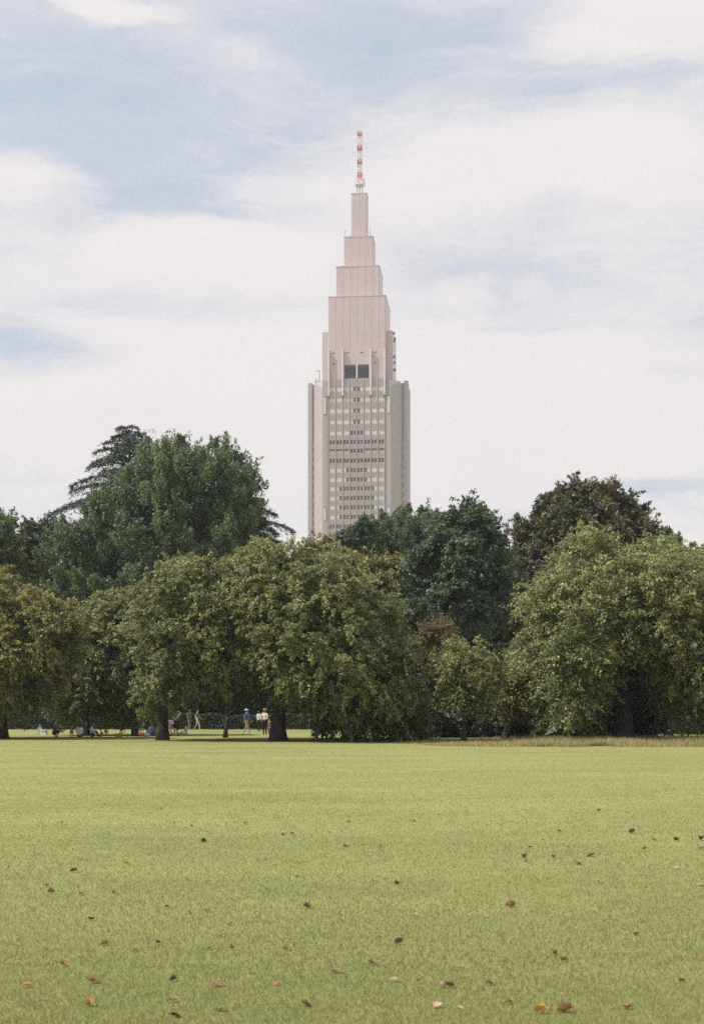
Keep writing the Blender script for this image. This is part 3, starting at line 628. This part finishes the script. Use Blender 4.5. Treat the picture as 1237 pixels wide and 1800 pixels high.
def person(label, loc, rz, h, top, bottom, pose=None, sleeve='long', legs='long', hair='short', hat=None, skirt=None, shoe=None, haircol=None, child=False):
    J = dict(STAND); J.update(pose or {})
    if child:
        for k in ('head', 'top'): J[k] = tuple(np.array(J[k]) + np.array([0, 0, .02 if k == 'head' else .045]))
    names = list(J); idx = {n: i for i, n in enumerate(names)}
    V = np.array([J[n] for n in names]) * h
    me = bpy.data.meshes.new('skeleton'); me.from_pydata([tuple(v) for v in V], [(idx[a], idx[b]) for a, b, _ in EDGES], [])
    o = bpy.data.objects.new('skeleton', me); C.objects.link(o)
    o.modifiers.new('skin', 'SKIN').use_smooth_shade = True
    sd = me.skin_vertices[0].data
    for n in names:
        r = RAD.get(n) or RAD[n[:2]]; r = r if isinstance(r, tuple) else (r, r)
        k = (1.35 if n in ('head', 'top') else 1.12) if child else 1.0
        sd[idx[n]].radius = (r[0] * h * k, r[1] * h * k); sd[idx[n]].use_root = n == 'pelvis'
    sb = o.modifiers.new('sub', 'SUBSURF'); sb.levels = 1; sb.render_levels = 1
    dg = bpy.context.evaluated_depsgraph_get(); ev = o.evaluated_get(dg); em = ev.to_mesh()
    vs = np.array([v.co[:] for v in em.vertices]); fs = [tuple(p.vertices) for p in em.polygons]
    ev.to_mesh_clear(); bpy.data.objects.remove(o); bpy.data.meshes.remove(me)
    mats = [SKIN, top, bottom, shoe or SHOE]
    reg = dict(torso=1, neck=0, head=0, upperarm=0 if sleeve == 'none' else 1, forearm=1 if sleeve == 'long' else 0, hand=0, pelvis=2, thigh=2, shin=2 if legs == 'long' else 0, foot=3)
    segA = np.array([V[idx[a]] for a, b, _ in EDGES]); segB = np.array([V[idx[b]] for a, b, _ in EDGES]); kinds = [reg[c] for *_, c in EDGES]
    mb = MB(); mb.v = [tuple(v) for v in vs]; mb.f = fs
    for f in fs:
        c = vs[list(f)].mean(0); e = segB - segA; t = np.clip(((c - segA) * e).sum(1) / (e * e).sum(1), 0, 1)
        k = int(np.argmin(np.linalg.norm(c - segA - e * t[:, None], axis=1))); m = kinds[k]
        if k == 0 and t[k] < .45: m = 2
        if k == 2 and t[k] < .55: m = 1
        mb.mi.append(m)
    # fingers, nose, ears, eyes
    for s in 'lr':
        w, p = Vector(J['wr' + s]) * h, Vector(J['ha' + s]) * h; d = (p - w).normalized(); side = d.cross(Vector((0, 1, 0)) if abs(d.y) < .8 else Vector((1, 0, 0))).normalized(); dn = d.cross(side)
        for q, ln in zip((-1.5, -.5, .5, 1.5), (.034, .042, .04, .03)):
            b = p + side * q * .0105 * h; mb.tube([b, b + d * ln * h * .5, b + d * ln * h * .85 + dn * .012 * h], [.0062 * h, .0058 * h, .0045 * h], 5)
        b = p - d * .012 * h + side * .017 * h; mb.tube([b, b + (side + d) * .016 * h, b + (side * .6 + d * 1.6) * .018 * h], [.0068 * h, .006 * h, .005 * h], 5)
    hd = Vector(J['head']) * h; tp = Vector(J['top']) * h; up = (tp - hd).normalized(); ck = 1.3 if child else 1.0
    fw = Vector((0, -1, 0)); fw = (fw - up * fw.dot(up)).normalized(); rt = fw.cross(up)
    nose = hd + fw * .062 * h * ck + up * .006 * h
    mb.tube([nose + up * .018 * h - fw * .006 * h, nose + fw * .006 * h, nose - up * .006 * h - fw * .004 * h], [.004 * h, .009 * h, .006 * h], 5)
    for s in (-1, 1):
        mb.ball(tuple(hd + rt * s * .047 * h * ck + up * .005 * h), (.008 * h, .012 * h, .016 * h), 6, 5)
    mats.append(HAIR)
    for s in (-1, 1): mb.ball(tuple(hd + fw * .056 * h * ck + rt * s * .018 * h + up * .016 * h), .005 * h, 6, 4, 4)
    mb.tube([hd + fw * .057 * h * ck - up * .022 * h - rt * .012 * h, hd + fw * .057 * h * ck - up * .022 * h + rt * .012 * h], .0035 * h, 4, 4)
    root = empty('person', loc, rz); tag(root, label, 'person', 'people under the trees')
    mb.build('body', mats, root, True)
    hc = haircol or HAIR
    hm = MB(); c = hd + up * .028 * h - fw * .012 * h
    R = .058 * h * ck
    n0 = len(hm.v); hm.ball((0, 0, 0), 1, 14, 10)
    keep = [f for f in hm.f if not (np.mean([hm.v[i][1] for i in f]) < -.35 and np.mean([hm.v[i][2] for i in f]) < .35) and np.mean([hm.v[i][2] for i in f]) > (-.75 if hair != 'bald' else .9)]
    hm.f = keep; hm.mi = [0] * len(keep)
    M3 = Matrix((rt, -fw, up)).transposed()
    hm.v = [tuple(c + M3 @ Vector((v[0] * R * 1.0, v[1] * R * 1.12, v[2] * R * 1.05))) for v in hm.v]
    if hair == 'long': hm.tube([c - fw * .035 * h, c - fw * .055 * h - up * .06 * h, c - fw * .05 * h - up * .14 * h], [.045 * h, .045 * h, .02 * h], 8)
    hm.build('hair', hc, root, True)
    if hat:
        kind, hmat = hat; q = MB()
        q.ball(tuple(c + up * .022 * h), (R * 1.12, R * 1.2, R * .9), 14, 8)
        if kind == 'brim':
            ring = [(c + up * .02 * h + (rt * math.cos(a) + fw * math.sin(a)) * .105 * h) for a in np.linspace(0, 2 * math.pi, 19)[:-1]]
            inner = [(c + up * .03 * h + (rt * math.cos(a) + fw * math.sin(a)) * .055 * h) for a in np.linspace(0, 2 * math.pi, 19)[:-1]]
            q.add([tuple(v) for v in ring + inner], [(i, (i + 1) % 18, 18 + (i + 1) % 18, 18 + i) for i in range(18)])
        else:
            q.add([tuple(c + up * .022 * h + rt * a * R + fw * b) for a, b in ((-.9, .03 * h), (.9, .03 * h), (.7, .115 * h), (-.7, .115 * h))] + [tuple(c + up * .012 * h + rt * a * R + fw * b) for a, b in ((-.9, .03 * h), (.9, .03 * h), (.7, .115 * h), (-.7, .115 * h))], [(0, 1, 2, 3), (7, 6, 5, 4), (2, 6, 7, 3), (0, 3, 7, 4), (1, 5, 6, 2)])
        q.build('hat', hmat, root, True)
    if skirt:
        smat, ztop, zbot, r0, r1 = skirt; q = MB(); n = 16
        q.tube([(0, 0, ztop * h), (0, .0, (ztop * .55 + zbot * .45) * h), (0, 0, zbot * h)], [r0 * h, (r0 * .45 + r1 * .55) * h, r1 * h], n, cap=False)
        q.build('skirt', smat, root, True)
    return root
cl = lambda n, c: plain('cloth_' + n, c, .85, .15, .15, 9.0)
def arms(l=None, r=None):
    d = {}
    for s, q in (('l', l), ('r', r)):
        if q: d['el' + s], d['wr' + s], d['ha' + s] = q
    return d
SQUAT = dict(pelvis=(0, .09, .17), spine=(0, .05, .25), chest=(0, -.03, .34), neck=(0, -.085, .415), head=(0, -.12, .465), top=(0, -.14, .525), shl=(-.098, -.05, .385), shr=(.098, -.05, .385),
             ell=(-.135, -.13, .27), wrl=(-.07, -.24, .22), hal=(-.05, -.275, .20), elr=(.135, -.13, .27), wrr=(.07, -.24, .22), har=(.05, -.275, .20),
             hil=(-.05, .08, .15), knl=(-.085, -.14, .265), anl=(-.06, .0, .045), tol=(-.07, -.10, .018), hir=(.05, .08, .15), knr=(.085, -.14, .265), anr=(.06, .0, .045), tor=(.07, -.10, .018))
SIT = dict(pelvis=(0, 0, .06), spine=(0, 0, .15), chest=(0, -.02, .265), neck=(0, -.035, .355), head=(0, -.055, .415), top=(0, -.055, .475), shl=(-.098, -.02, .32), shr=(.098, -.02, .32),
           ell=(-.135, -.06, .19), wrl=(-.08, -.18, .14), hal=(-.065, -.22, .13), elr=(.135, -.06, .19), wrr=(.08, -.18, .14), har=(.065, -.22, .13),
           hil=(-.05, -.02, .055), knl=(-.07, -.23, .08), anl=(-.06, -.45, .035), tol=(-.07, -.475, .095), hir=(.05, -.02, .055), knr=(.07, -.23, .08), anr=(.06, -.45, .035), tor=(.07, -.475, .095))
KNEES = dict(SIT, knl=(-.07, -.18, .225), anl=(-.06, -.30, .04), tol=(-.065, -.38, .018), knr=(.07, -.16, .235), anr=(.06, -.25, .04), tor=(.065, -.33, .018))
WALK = dict(knl=(-.055, -.09, .285), anl=(-.055, -.13, .05), tol=(-.06, -.225, .035), knr=(.055, .03, .28), anr=(.055, .17, .085), tor=(.06, .10, .022), ell=(-.13, .07, .66), wrl=(-.13, .06, .53), hal=(-.13, .04, .49), elr=(.13, -.05, .65), wrr=(.13, -.15, .55), har=(.13, -.185, .53))
dg90 = math.pi / 2
person('person crouching in grey brown top and dark blue trousers beside white bag', ground_at(98, 1297), dg90 * .8, 1.68, cl('taupe', (.16, .13, .11)), cl('navy', (.035, .045, .085)), SQUAT)
person('toddler in dusty pink dress standing beside the person in white', ground_at(126.5, 1295.5), math.pi * .9, .78, cl('dusty_pink', (.36, .22, .21)), SKIN, dict(), 'short', 'bare', skirt=(cl('dusty_pink', (.36, .22, .21)), .68, .26, .10, .17), child=True)
person('person in loose white shirt seated with back turned on picnic mat', ground_at(140, 1296), math.pi, 1.66, cl('white', (.74, .73, .74)), cl('charcoal', (.05, .05, .055)), SIT)
person('small child in black clothes standing between the two seated people in white', ground_at(152, 1294.5), math.pi * .6, .88, cl('black', (.02, .02, .022)), cl('black', (.02, .02, .022)), child=True)
person('person in pale shirt and dark trousers seated with knees raised, facing right', ground_at(161, 1296.5), dg90, 1.70, cl('pale_blue', (.52, .53, .57)), cl('black', (.02, .02, .022)), KNEES)
person('woman in white top and black skirt lifting one arm to her head', ground_at(309.5, 1292.5), .3, 1.58, cl('cream_white', (.76, .70, .63)), SKIN,
       dict(**arms(r=((.17, -.03, .93), (.07, -.04, .985), (.03, -.03, .985)), l=((-.15, -.05, .69), (-.06, -.15, .66), (-.02, -.16, .67)))), 'long', 'bare', 'long', skirt=(cl('black', (.02, .02, .022)), .60, .23, .085, .18), shoe=WSHOE)
person('person in cream cardigan seated on the sunlit grass with legs stretched left', ground_at(328.5, 1292.5), -dg90, 1.62, cl('cream', (.62, .54, .48)), cl('bone', (.60, .55, .49)), SIT, hair='long', shoe=WSHOE)
person('person in dim khaki top standing behind leaves, left of the walker', ground_at(333, 1285), dg90 * .7, 1.72, cl('khaki', (.17, .15, .10)), cl('grey_trouser', (.17, .16, .15)), shoe=WSHOE)
person('person in patterned shirt and rolled beige trousers walking to the right', ground_at(347, 1285), dg90, 1.74, cl('olive_print', (.15, .17, .15)), cl('beige', (.55, .47, .42)), WALK, 'short', hair='short', shoe=WSHOE)
person('person in blue cap and navy jacket walking right in pale trousers', ground_at(433.5, 1293.5), dg90 * .9, 1.72, cl('navy_jacket', (.09, .15, .30)), cl('sand_print', (.40, .34, .28)), WALK, hat=('cap', cl('sky_blue', (.36, .50, .72))), shoe=SHOE)
person('distant person in white shirt and dark trousers beyond the walker', ground_at(455, 1286), math.pi * .8, 1.60, cl('dull_white', (.48, .47, .47)), cl('black', (.02, .02, .022)), sleeve='short')
person('person in khaki sun hat, cream top and dark trousers standing by trunk', ground_at(465.5, 1294.5), -dg90 * .35, 1.74, cl('oatmeal', (.64, .55, .48)), cl('black', (.02, .02, .022)), dict(**arms(l=((-.15, -.04, .66), (-.06, -.15, .62), (-.01, -.16, .62)), r=((.15, -.04, .66), (.07, -.15, .60), (.02, -.17, .60)))), hat=('brim', cl('hat_khaki', (.42, .36, .26))), shoe=WSHOE)
person('child in brown plaid clothes standing against the adult in the hat', ground_at(473.5, 1294), -dg90 * .6, 1.12, cl('brown_plaid', (.22, .12, .075)), cl('brown', (.13, .085, .06)), shoe=WSHOE, child=True)

# ------------------------------------------------------------------ picnic things
def cloth_mat_obj(label, px, py, w, d, m, rz=0):
    q = MB(); n = 8; vs = []; P = []
    for j in range(n + 1):
        for i in range(n + 1):
            vs.append((w * (i / n - .5), d * (j / n - .5), .035 + .012 * math.sin(i * 1.9 + j) * math.cos(j * 1.3)))
    fs = [(j * (n + 1) + i, j * (n + 1) + i + 1, (j + 1) * (n + 1) + i + 1, (j + 1) * (n + 1) + i) for j in range(n) for i in range(n)]
    o = q.add(vs, fs).build('picnic_mat', m, None, True); o.location = ground_at(px, py); o.rotation_euler = (0, 0, rz)
    return tag(o, label, 'picnic mat', 'picnic mats')
cloth_mat_obj('reddish picnic mat beneath the seated people in white shirts', 163, 1297, 3.2, 1.8, cl('brick_mat', (.24, .12, .09)))
cloth_mat_obj('picnic mat holding bags beside the thick dark trunk', 253, 1296.5, 1.5, 1.6, cl('grey_mat', (.34, .33, .36)))
cloth_mat_obj('pale mat beneath the seated person in cream cardigan', 316, 1293, 1.5, 1.4, cl('lilac_mat', (.52, .46, .48)))
def backpack(label, px, py, m, m2, rz, k=1.0):
    r = empty('backpack', ground_at(px, py) + Vector((0, 0, .04)), rz); tag(r, label, 'backpack', 'bags on the picnic mat')
    b = MB(); prof = [(.16, .10, 0), (.19, .13, .08), (.19, .13, .28), (.16, .11, .40), (.09, .06, .46)]
    for (a0, b0, z0), (a1, b1, z1) in zip(prof, prof[1:]): pass
    n = 12; vs = []
    for (a, d, z) in prof:
        for i in range(n):
            t = 2 * math.pi * i / n; vs.append((k * a * math.copysign(abs(math.cos(t)) ** .6, math.cos(t)), k * d * math.copysign(abs(math.sin(t)) ** .6, math.sin(t)), k * z))
    fs = [(j * n + i, j * n + (i + 1) % n, (j + 1) * n + (i + 1) % n, (j + 1) * n + i) for j in range(4) for i in range(n)] + [tuple(range(n - 1, -1, -1)), tuple(range(4 * n, 5 * n))]
    b.add(vs, fs).build('pack', m, r, True)
    MB().box(-.12 * k, .12 * k, -.19 * k, -.12 * k, .05 * k, .22 * k).build('front_pocket', m2, r)
    for s in (-1, 1): MB().tube([(s * .09 * k, .11 * k, .40 * k), (s * .11 * k, .20 * k, .25 * k), (s * .12 * k, .12 * k, .06 * k)], .018 * k, 6).build('strap', m2, r, True)
backpack('black backpack at the left end of the picnic mat by the trunk', 237.5, 1295.5, cl('black', (.02, .02, .022)), cl('charcoal', (.05, .05, .055)), .4, 1.25)
backpack('dark blue backpack at the right end of the picnic mat by the trunk', 267, 1295, cl('slate_blue', (.06, .085, .13)), cl('charcoal', (.05, .05, .055)), -.5, 1.25)
def bundle(name, label, cat, px, py, m, w, d, h):
    q = MB(); n = 14; vs = []
    for j, (s, z) in enumerate(((.85, 0), (1, .25), (1.0, .6), (.8, .9), (.4, 1.0))):
        for i in range(n):
            t = 2 * math.pi * i / n; wob = 1 + .10 * math.sin(3 * t + j) + .06 * math.sin(5 * t + 2 * j)
            vs.append((w / 2 * s * wob * math.cos(t), d / 2 * s * wob * math.sin(t), z * h + .02 * math.sin(2 * t)))
    fs = [(j * n + i, j * n + (i + 1) % n, (j + 1) * n + (i + 1) % n, (j + 1) * n + i) for j in range(4) for i in range(n)] + [tuple(range(n - 1, -1, -1)), tuple(range(4 * n, 5 * n))]
    o = q.add(vs, fs).build(name, m, None, True); o.location = ground_at(px, py) + Vector((0, 0, .05)); return tag(o, label, cat)
bundle('folded_blanket', 'pink red folded blanket between the two backpacks', 'blanket', 248, 1295.5, cl('rose', (.45, .16, .15)), .55, .4, .24)
bundle('folded_jacket', 'pale blue folded jacket beside the dark blue backpack', 'jacket', 258, 1296, cl('powder_blue', (.36, .40, .47)), .38, .3, .2)
# cardboard box
r = empty('cardboard_box', ground_at(209.5, 1297.5), .15); tag(r, 'orange brown cardboard box alone on the shaded grass', 'box')
CB = cl('cardboard', (.36, .19, .09)); q = MB(); t_ = .008
q.box(-.22, .22, -.16, -.16 + t_, .0, .24); q.box(-.22, .22, .16 - t_, .16, 0, .24); q.box(-.22, -.22 + t_, -.152, .152, 0, .24); q.box(.22 - t_, .22, -.152, .152, 0, .24); q.box(-.212, .212, -.152, .152, 0, t_); q.build('carton', CB, r)
for s in (-1, 1): MB().add([(-.22, s * .16, .241), (.22, s * .16, .241), (.21, s * .02, .262), (-.21, s * .02, .262), (-.22, s * .16, .246), (.22, s * .16, .246), (.21, s * .02, .267), (-.21, s * .02, .267)], [(0, 3, 2, 1), (4, 5, 6, 7), (0, 1, 5, 4), (1, 2, 6, 5), (2, 3, 7, 6), (3, 0, 4, 7)]).build('flap', CB, r)
# white tote bag and cool box
r = empty('tote_bag', ground_at(70.5, 1291), .2); tag(r, 'tall white tote bag at the left of the picnic group', 'bag')
WC = cl('bright_white', (.72, .71, .70)); q = MB(); q.add([(-.12, -.08, 0), (.12, -.08, 0), (.12, .08, 0), (-.12, .08, 0), (-.13, -.06, .36), (.13, -.06, .36), (.13, .06, .36), (-.13, .06, .36), (-.12, -.05, .50), (.11, -.05, .49), (.11, .05, .50), (-.12, .05, .49)],
    [(0, 3, 2, 1)] + [(a + i, a + (i + 1) % 4, a + 4 + (i + 1) % 4, a + 4 + i) for a in (0, 4) for i in range(4)]).build('bag_body', WC, r)
for s in (-1, 1): MB().tube([(-.06, s * .05, .48), (-.05, s * .05, .62), (.05, s * .05, .62), (.06, s * .05, .48)], .012, 6).build('handle', WC, r, True)
r = empty('cool_box', ground_at(78, 1291.5), -.1); tag(r, 'white lidded cool box right of the tote bag', 'box')
MB().chamfer_box(.19, .14, .0, .26, .03).build('box_body', WC, r); MB().chamfer_box(.20, .15, .262, .32, .03).build('lid', WC, r); MB().tube([(-.19, 0, .22), (-.19, -.17, .30), (.19, -.17, .30), (.19, 0, .22)], .012, 6).build('handle', WC, r, True)
# drinks bottle
r = empty('bottle', ground_at(225, 1296)); tag(r, 'small bluish bottle standing between cardboard box and black backpack', 'bottle')
MB().tube([(0, 0, .02), (0, 0, .18), (0, 0, .21), (0, 0, .25)], [.04, .04, .03, .015], 10).build('flask', cl('teal', (.12, .22, .24)), r, True); MB().tube([(0, 0, .25), (0, 0, .28)], .018, 8).build('cap', WC, r)
# pushchair behind the thick trunk
r = empty('pushchair', ground_at(301, 1293.5), .9); tag(r, 'pushchair with grey wheels half hidden behind the thick trunk', 'pushchair')
FR = plain('pushchair_frame', (.45, .43, .42), .4, .5); PK = cl('shell_pink', (.55, .38, .36))
for sx in (-1, 1):
    for yy, rr in ((-.38, .09), (.30, .13)):
        ring = [(sx * .24, yy + rr * math.cos(a), .03 + rr + rr * math.sin(a)) for a in np.linspace(0, 2 * math.pi, 15)]
        w_ = MB().tube(ring, .022, 6).build('wheel', plain('tyre', (.06, .06, .06), .8, .2), r, True)
        q = MB(); q.ball((sx * .24, yy, .03 + rr), .025, 6, 4)
        for a in range(3): q.tube([(sx * .24, yy - rr * math.cos(a * 1.05), .03 + rr - rr * math.sin(a * 1.05)), (sx * .24, yy + rr * math.cos(a * 1.05), .03 + rr + rr * math.sin(a * 1.05))], .006, 4)
        q.build('spoke', FR, w_)
    MB().tube([(sx * .22, -.38, .12), (sx * .22, .05, .55), (sx * .22, .45, 1.0)], .016, 6).build('side_tube', FR, r, True); MB().tube([(sx * .22, .30, .16), (sx * .22, .05, .55)], .016, 6).build('side_tube', FR, r, True)
MB().tube([(-.22, .45, 1.0), (.22, .45, 1.0)], .02, 6).build('handle_bar', FR, r)
q = MB(); q.box(-.19, .19, -.28, .12, .40, .47); q.build('seat', PK, r); q = MB(); q.add([(-.19, .10, .46), (.19, .10, .46), (.19, .28, .85), (-.19, .28, .85), (-.19, .15, .44), (.19, .15, .44), (.19, .33, .83), (-.19, .33, .83)], [(0, 1, 2, 3), (7, 6, 5, 4), (0, 3, 7, 4), (1, 5, 6, 2), (3, 2, 6, 7), (0, 4, 5, 1)]).build('backrest', PK, r)
q = MB(); nn = 8; vs = [(x, .25 - .32 * math.sin(a), .72 + .30 * math.cos(a) - (.0 if x else 0)) for a in np.linspace(-.2, 1.5, nn) for x in (-.21, .21)]
q.add(vs, [(2 * i, 2 * i + 1, 2 * i + 3, 2 * i + 2) for i in range(nn - 1)]); q.build('hood', PK, r, True)
# shoulder bag carried by the walker
r = empty('shoulder_bag', ground_at(438.5, 1293.2) + Vector((.05, -.28, .78)), dg90 * .9); tag(r, 'brown shoulder bag hanging at the hip of the walker in blue cap', 'bag')
BR = cl('tan_leather', (.30, .15, .09)); q = MB(); q.add([(-.17, -.06, 0), (.17, -.06, 0), (.17, .06, 0), (-.17, .06, 0), (-.14, -.04, .27), (.14, -.04, .27), (.14, .04, .27), (-.14, .04, .27)], [(0, 3, 2, 1), (4, 5, 6, 7), (0, 1, 5, 4), (1, 2, 6, 5), (2, 3, 7, 6), (3, 0, 4, 7)]).build('bag_body', BR, r)
MB().tube([(-.14, 0, .25), (-.06, .06, .55), (.0, .12, .66), (.06, .06, .55), (.14, 0, .25)], .012, 6).build('strap', BR, r, True)

# ------------------------------------------------------------------ fallen leaves on the lawn
LV = {'red brown': (.31, .16, .08), 'dark brown': (.20, .115, .068), 'blackish': (.095, .064, .045), 'brown': (.32, .19, .105), 'tan': (.50, .31, .18), 'pale tan': (.66, .48, .35), 'orange': (.42, .20, .08), 'yellow': (.55, .34, .08)}
def lvmat(c):
    def b(t):
        tc = t.n('ShaderNodeTexCoord').outputs['Object']
        nz = t.noise(tc, 3.0, 5, .65).outputs['Fac']
        colr = t.ramp(nz, [(.3, tuple(x * .55 for x in LV[c])), (.55, LV[c]), (.75, tuple(min(x * 1.35, .8) for x in LV[c]))])
        p = t.n('ShaderNodeBsdfPrincipled', {'Base Color': colr, 'Roughness': .6, 'Specular IOR Level': .35}); tr = t.n('ShaderNodeBsdfTranslucent', {'Color': colr})
        t.n('ShaderNodeOutputMaterial', {'Surface': t.n('ShaderNodeMixShader', {0: .15, 1: p.outputs[0], 2: tr.outputs[0]}).outputs[0]})
    return mat('fallen_leaf_' + c.replace(' ', '_'), b)
def leaf_shape(seed):
    r = random.Random(seed); nl, nw = 9, 7; q = MB(); vs = []
    curl = r.uniform(.6, 1.7); bend = r.uniform(-.4, 1.5); twist = r.uniform(-.5, .5); lob = r.choice((0, .12, .22)); sh = r.uniform(.36, .5)
    for i in range(nl):
        u = i / (nl - 1); prof = math.sin(math.pi * min(1, u * .93 + .07)) ** .75 * (1 + lob * math.sin(u * 14 + seed)) * sh + .01
        for j in range(nw):
            v = 2 * j / (nw - 1) - 1
            x = u - .5; y = v * prof; z = curl * abs(v) ** 1.7 * prof * .75 + bend * (u - .5) ** 2 * .55 + twist * v * (u - .5) * .4 + .03 * math.sin(9 * u + 7 * v + seed) + .03
            vs.append((x, y * (1 - .18 * curl * abs(v)), z))
    fs = [(i * nw + j, i * nw + j + 1, (i + 1) * nw + j + 1, (i + 1) * nw + j) for i in range(nl - 1) for j in range(nw - 1)]
    q.add(vs, fs); z0 = vs[nw // 2][2]
    q.tube([(-.48, 0, z0), (-.62, .03, z0 + .02), (-.78, .02, z0 + .1)], [.018, .014, .01], 5)
    zm = min(v[2] for v in q.v); q.v = [(a, b, c - zm) for a, b, c in q.v]
    return q
SHAPES = [leaf_shape(i) for i in range(9)]; LMESH = {}
LEAVES = '184,1415,5,r 285,1422,5,r 307,1448,6,r 337,1453,5,k 359,1480,9,k 289,1487,4,b 259,1502,8,p 224,1518,8,r 130,1532,13,d 83,1559,9,t 91,1570,13,b 144,1573,8,r 203,1570,13,b 329,1547,7,b 293,1596,9,d 371,1380,5,w 365,1412,5,t 37,1471,6,b 109,1447,4,k 129,1494,5,k 53,1525,4,k 16,1526,5,r 430,1448,7,t 498,1468,8,k 515,1467,10,t 607,1489,10,d 613,1446,7,r 728,1444,9,t 771,1433,4,r 466,1512,7,k 563,1518,6,p 658,1548,9,o 698,1555,11,k 801,1568,6,k 467,1563,5,k 540,1596,14,d 668,1488,8,t 417,1533,6,b 599,1544,4,k 1052,1426,7,b 982,1461,10,d 1110,1464,11,d 1148,1478,9,t 1187,1477,11,k 1230,1476,13,k 1231,1492,13,t 1189,1526,13,t 931,1490,7,d 921,1508,11,d 924,1515,10,t 972,1508,9,b 1038,1504,14,d 1013,1518,17,b 998,1490,6,o 946,1547,7,p 1055,1552,10,b 1230,1556,12,t 896,1594,17,b 1173,1595,10,p 952,1477,5,d 1131,1494,8,b 160,1617,13,k 185,1661,14,b 278,1659,10,k 239,1672,12,o 86,1672,12,b 142,1682,12,p 113,1697,15,r 166,1726,20,b 305,1724,13,k 382,1732,23,p 304,1760,17,t 154,1767,18,o 47,1734,17,t 308,1787,20,k 389,1775,22,b 389,1646,12,d 368,1669,8,b 407,1669,10,b 404,1625,12,t 366,1602,12,b 335,1607,9,r 20,1748,6,p 157,1604,5,o 81,1762,6,r 502,1670,13,r 702,1658,16,d 654,1695,16,b 592,1708,20,b 694,1725,16,p 776,1735,18,p 790,1735,20,d 769,1769,21,p 807,1775,13,p 537,1767,21,d 486,1731,12,o 730,1612,10,p 735,1727,6,d 601,1620,6,k 701,1695,5,k 853,1612,11,t 1127,1620,11,b 1060,1635,13,p 1119,1643,14,d 1062,1621,6,k 975,1679,10,d 991,1690,14,b 1056,1699,10,d 860,1731,15,r 1198,1726,12,d 1230,1687,11,t 892,1764,16,r 951,1779,25,y 993,1778,27,b 1101,1772,21,b 987,1751,8,p'
KEY = dict(r='red brown', d='dark brown', k='blackish', b='brown', t='tan', p='pale tan', o='orange', y='yellow', w='pale tan')
rows_ = [tuple(q.split(',')) for q in LEAVES.split()]; rows_ = [(float(a), float(b), float(c), KEY[d]) for a, b, c, d in rows_]
ORD = 'first second third fourth fifth sixth seventh eighth ninth tenth eleventh twelfth thirteenth fourteenth fifteenth sixteenth seventeenth eighteenth nineteenth twentieth'.split()
BANDS = [(1755, 1900, 'nearest the camera'), (1715, 1755, 'in the second nearest row'), (1665, 1715, 'in the third nearest row'), (1610, 1665, 'in the fourth nearest row'), (1540, 1610, 'in the middle of the lawn'), (1500, 1540, 'just beyond the middle'), (1460, 1500, 'in the farther lawn'), (1300, 1460, 'farthest up the lawn')]
lr = random.Random(5)
for lo_, hi_, ph in BANDS:
    for k, (x, y, w, c) in enumerate(sorted(q for q in rows_ if lo_ <= q[1] < hi_)):
        p = ground_at(x, y + w * .12); size = w * p.y / F * 1.02; v = lr.randrange(9)
        if (v, c) not in LMESH: LMESH[(v, c)] = SHAPES[v].mesh('fallen_leaf', lvmat(c), True)
        o = link('fallen_leaf', LMESH[(v, c)]); o.location = p + Vector((0, 0, .010)); o.scale = (size, size, size * lr.uniform(.8, 1.2))
        o.rotation_euler = (lr.uniform(-.45, .45), lr.uniform(-.35, .35), lr.uniform(-.9, .9) + (math.pi if lr.random() < .5 else 0))
        tag(o, '%s fallen leaf, %s from the left %s' % (c, ORD[k] if k < 20 else 'number %d' % (k + 1), ph), 'leaf', 'fallen leaves on the lawn')
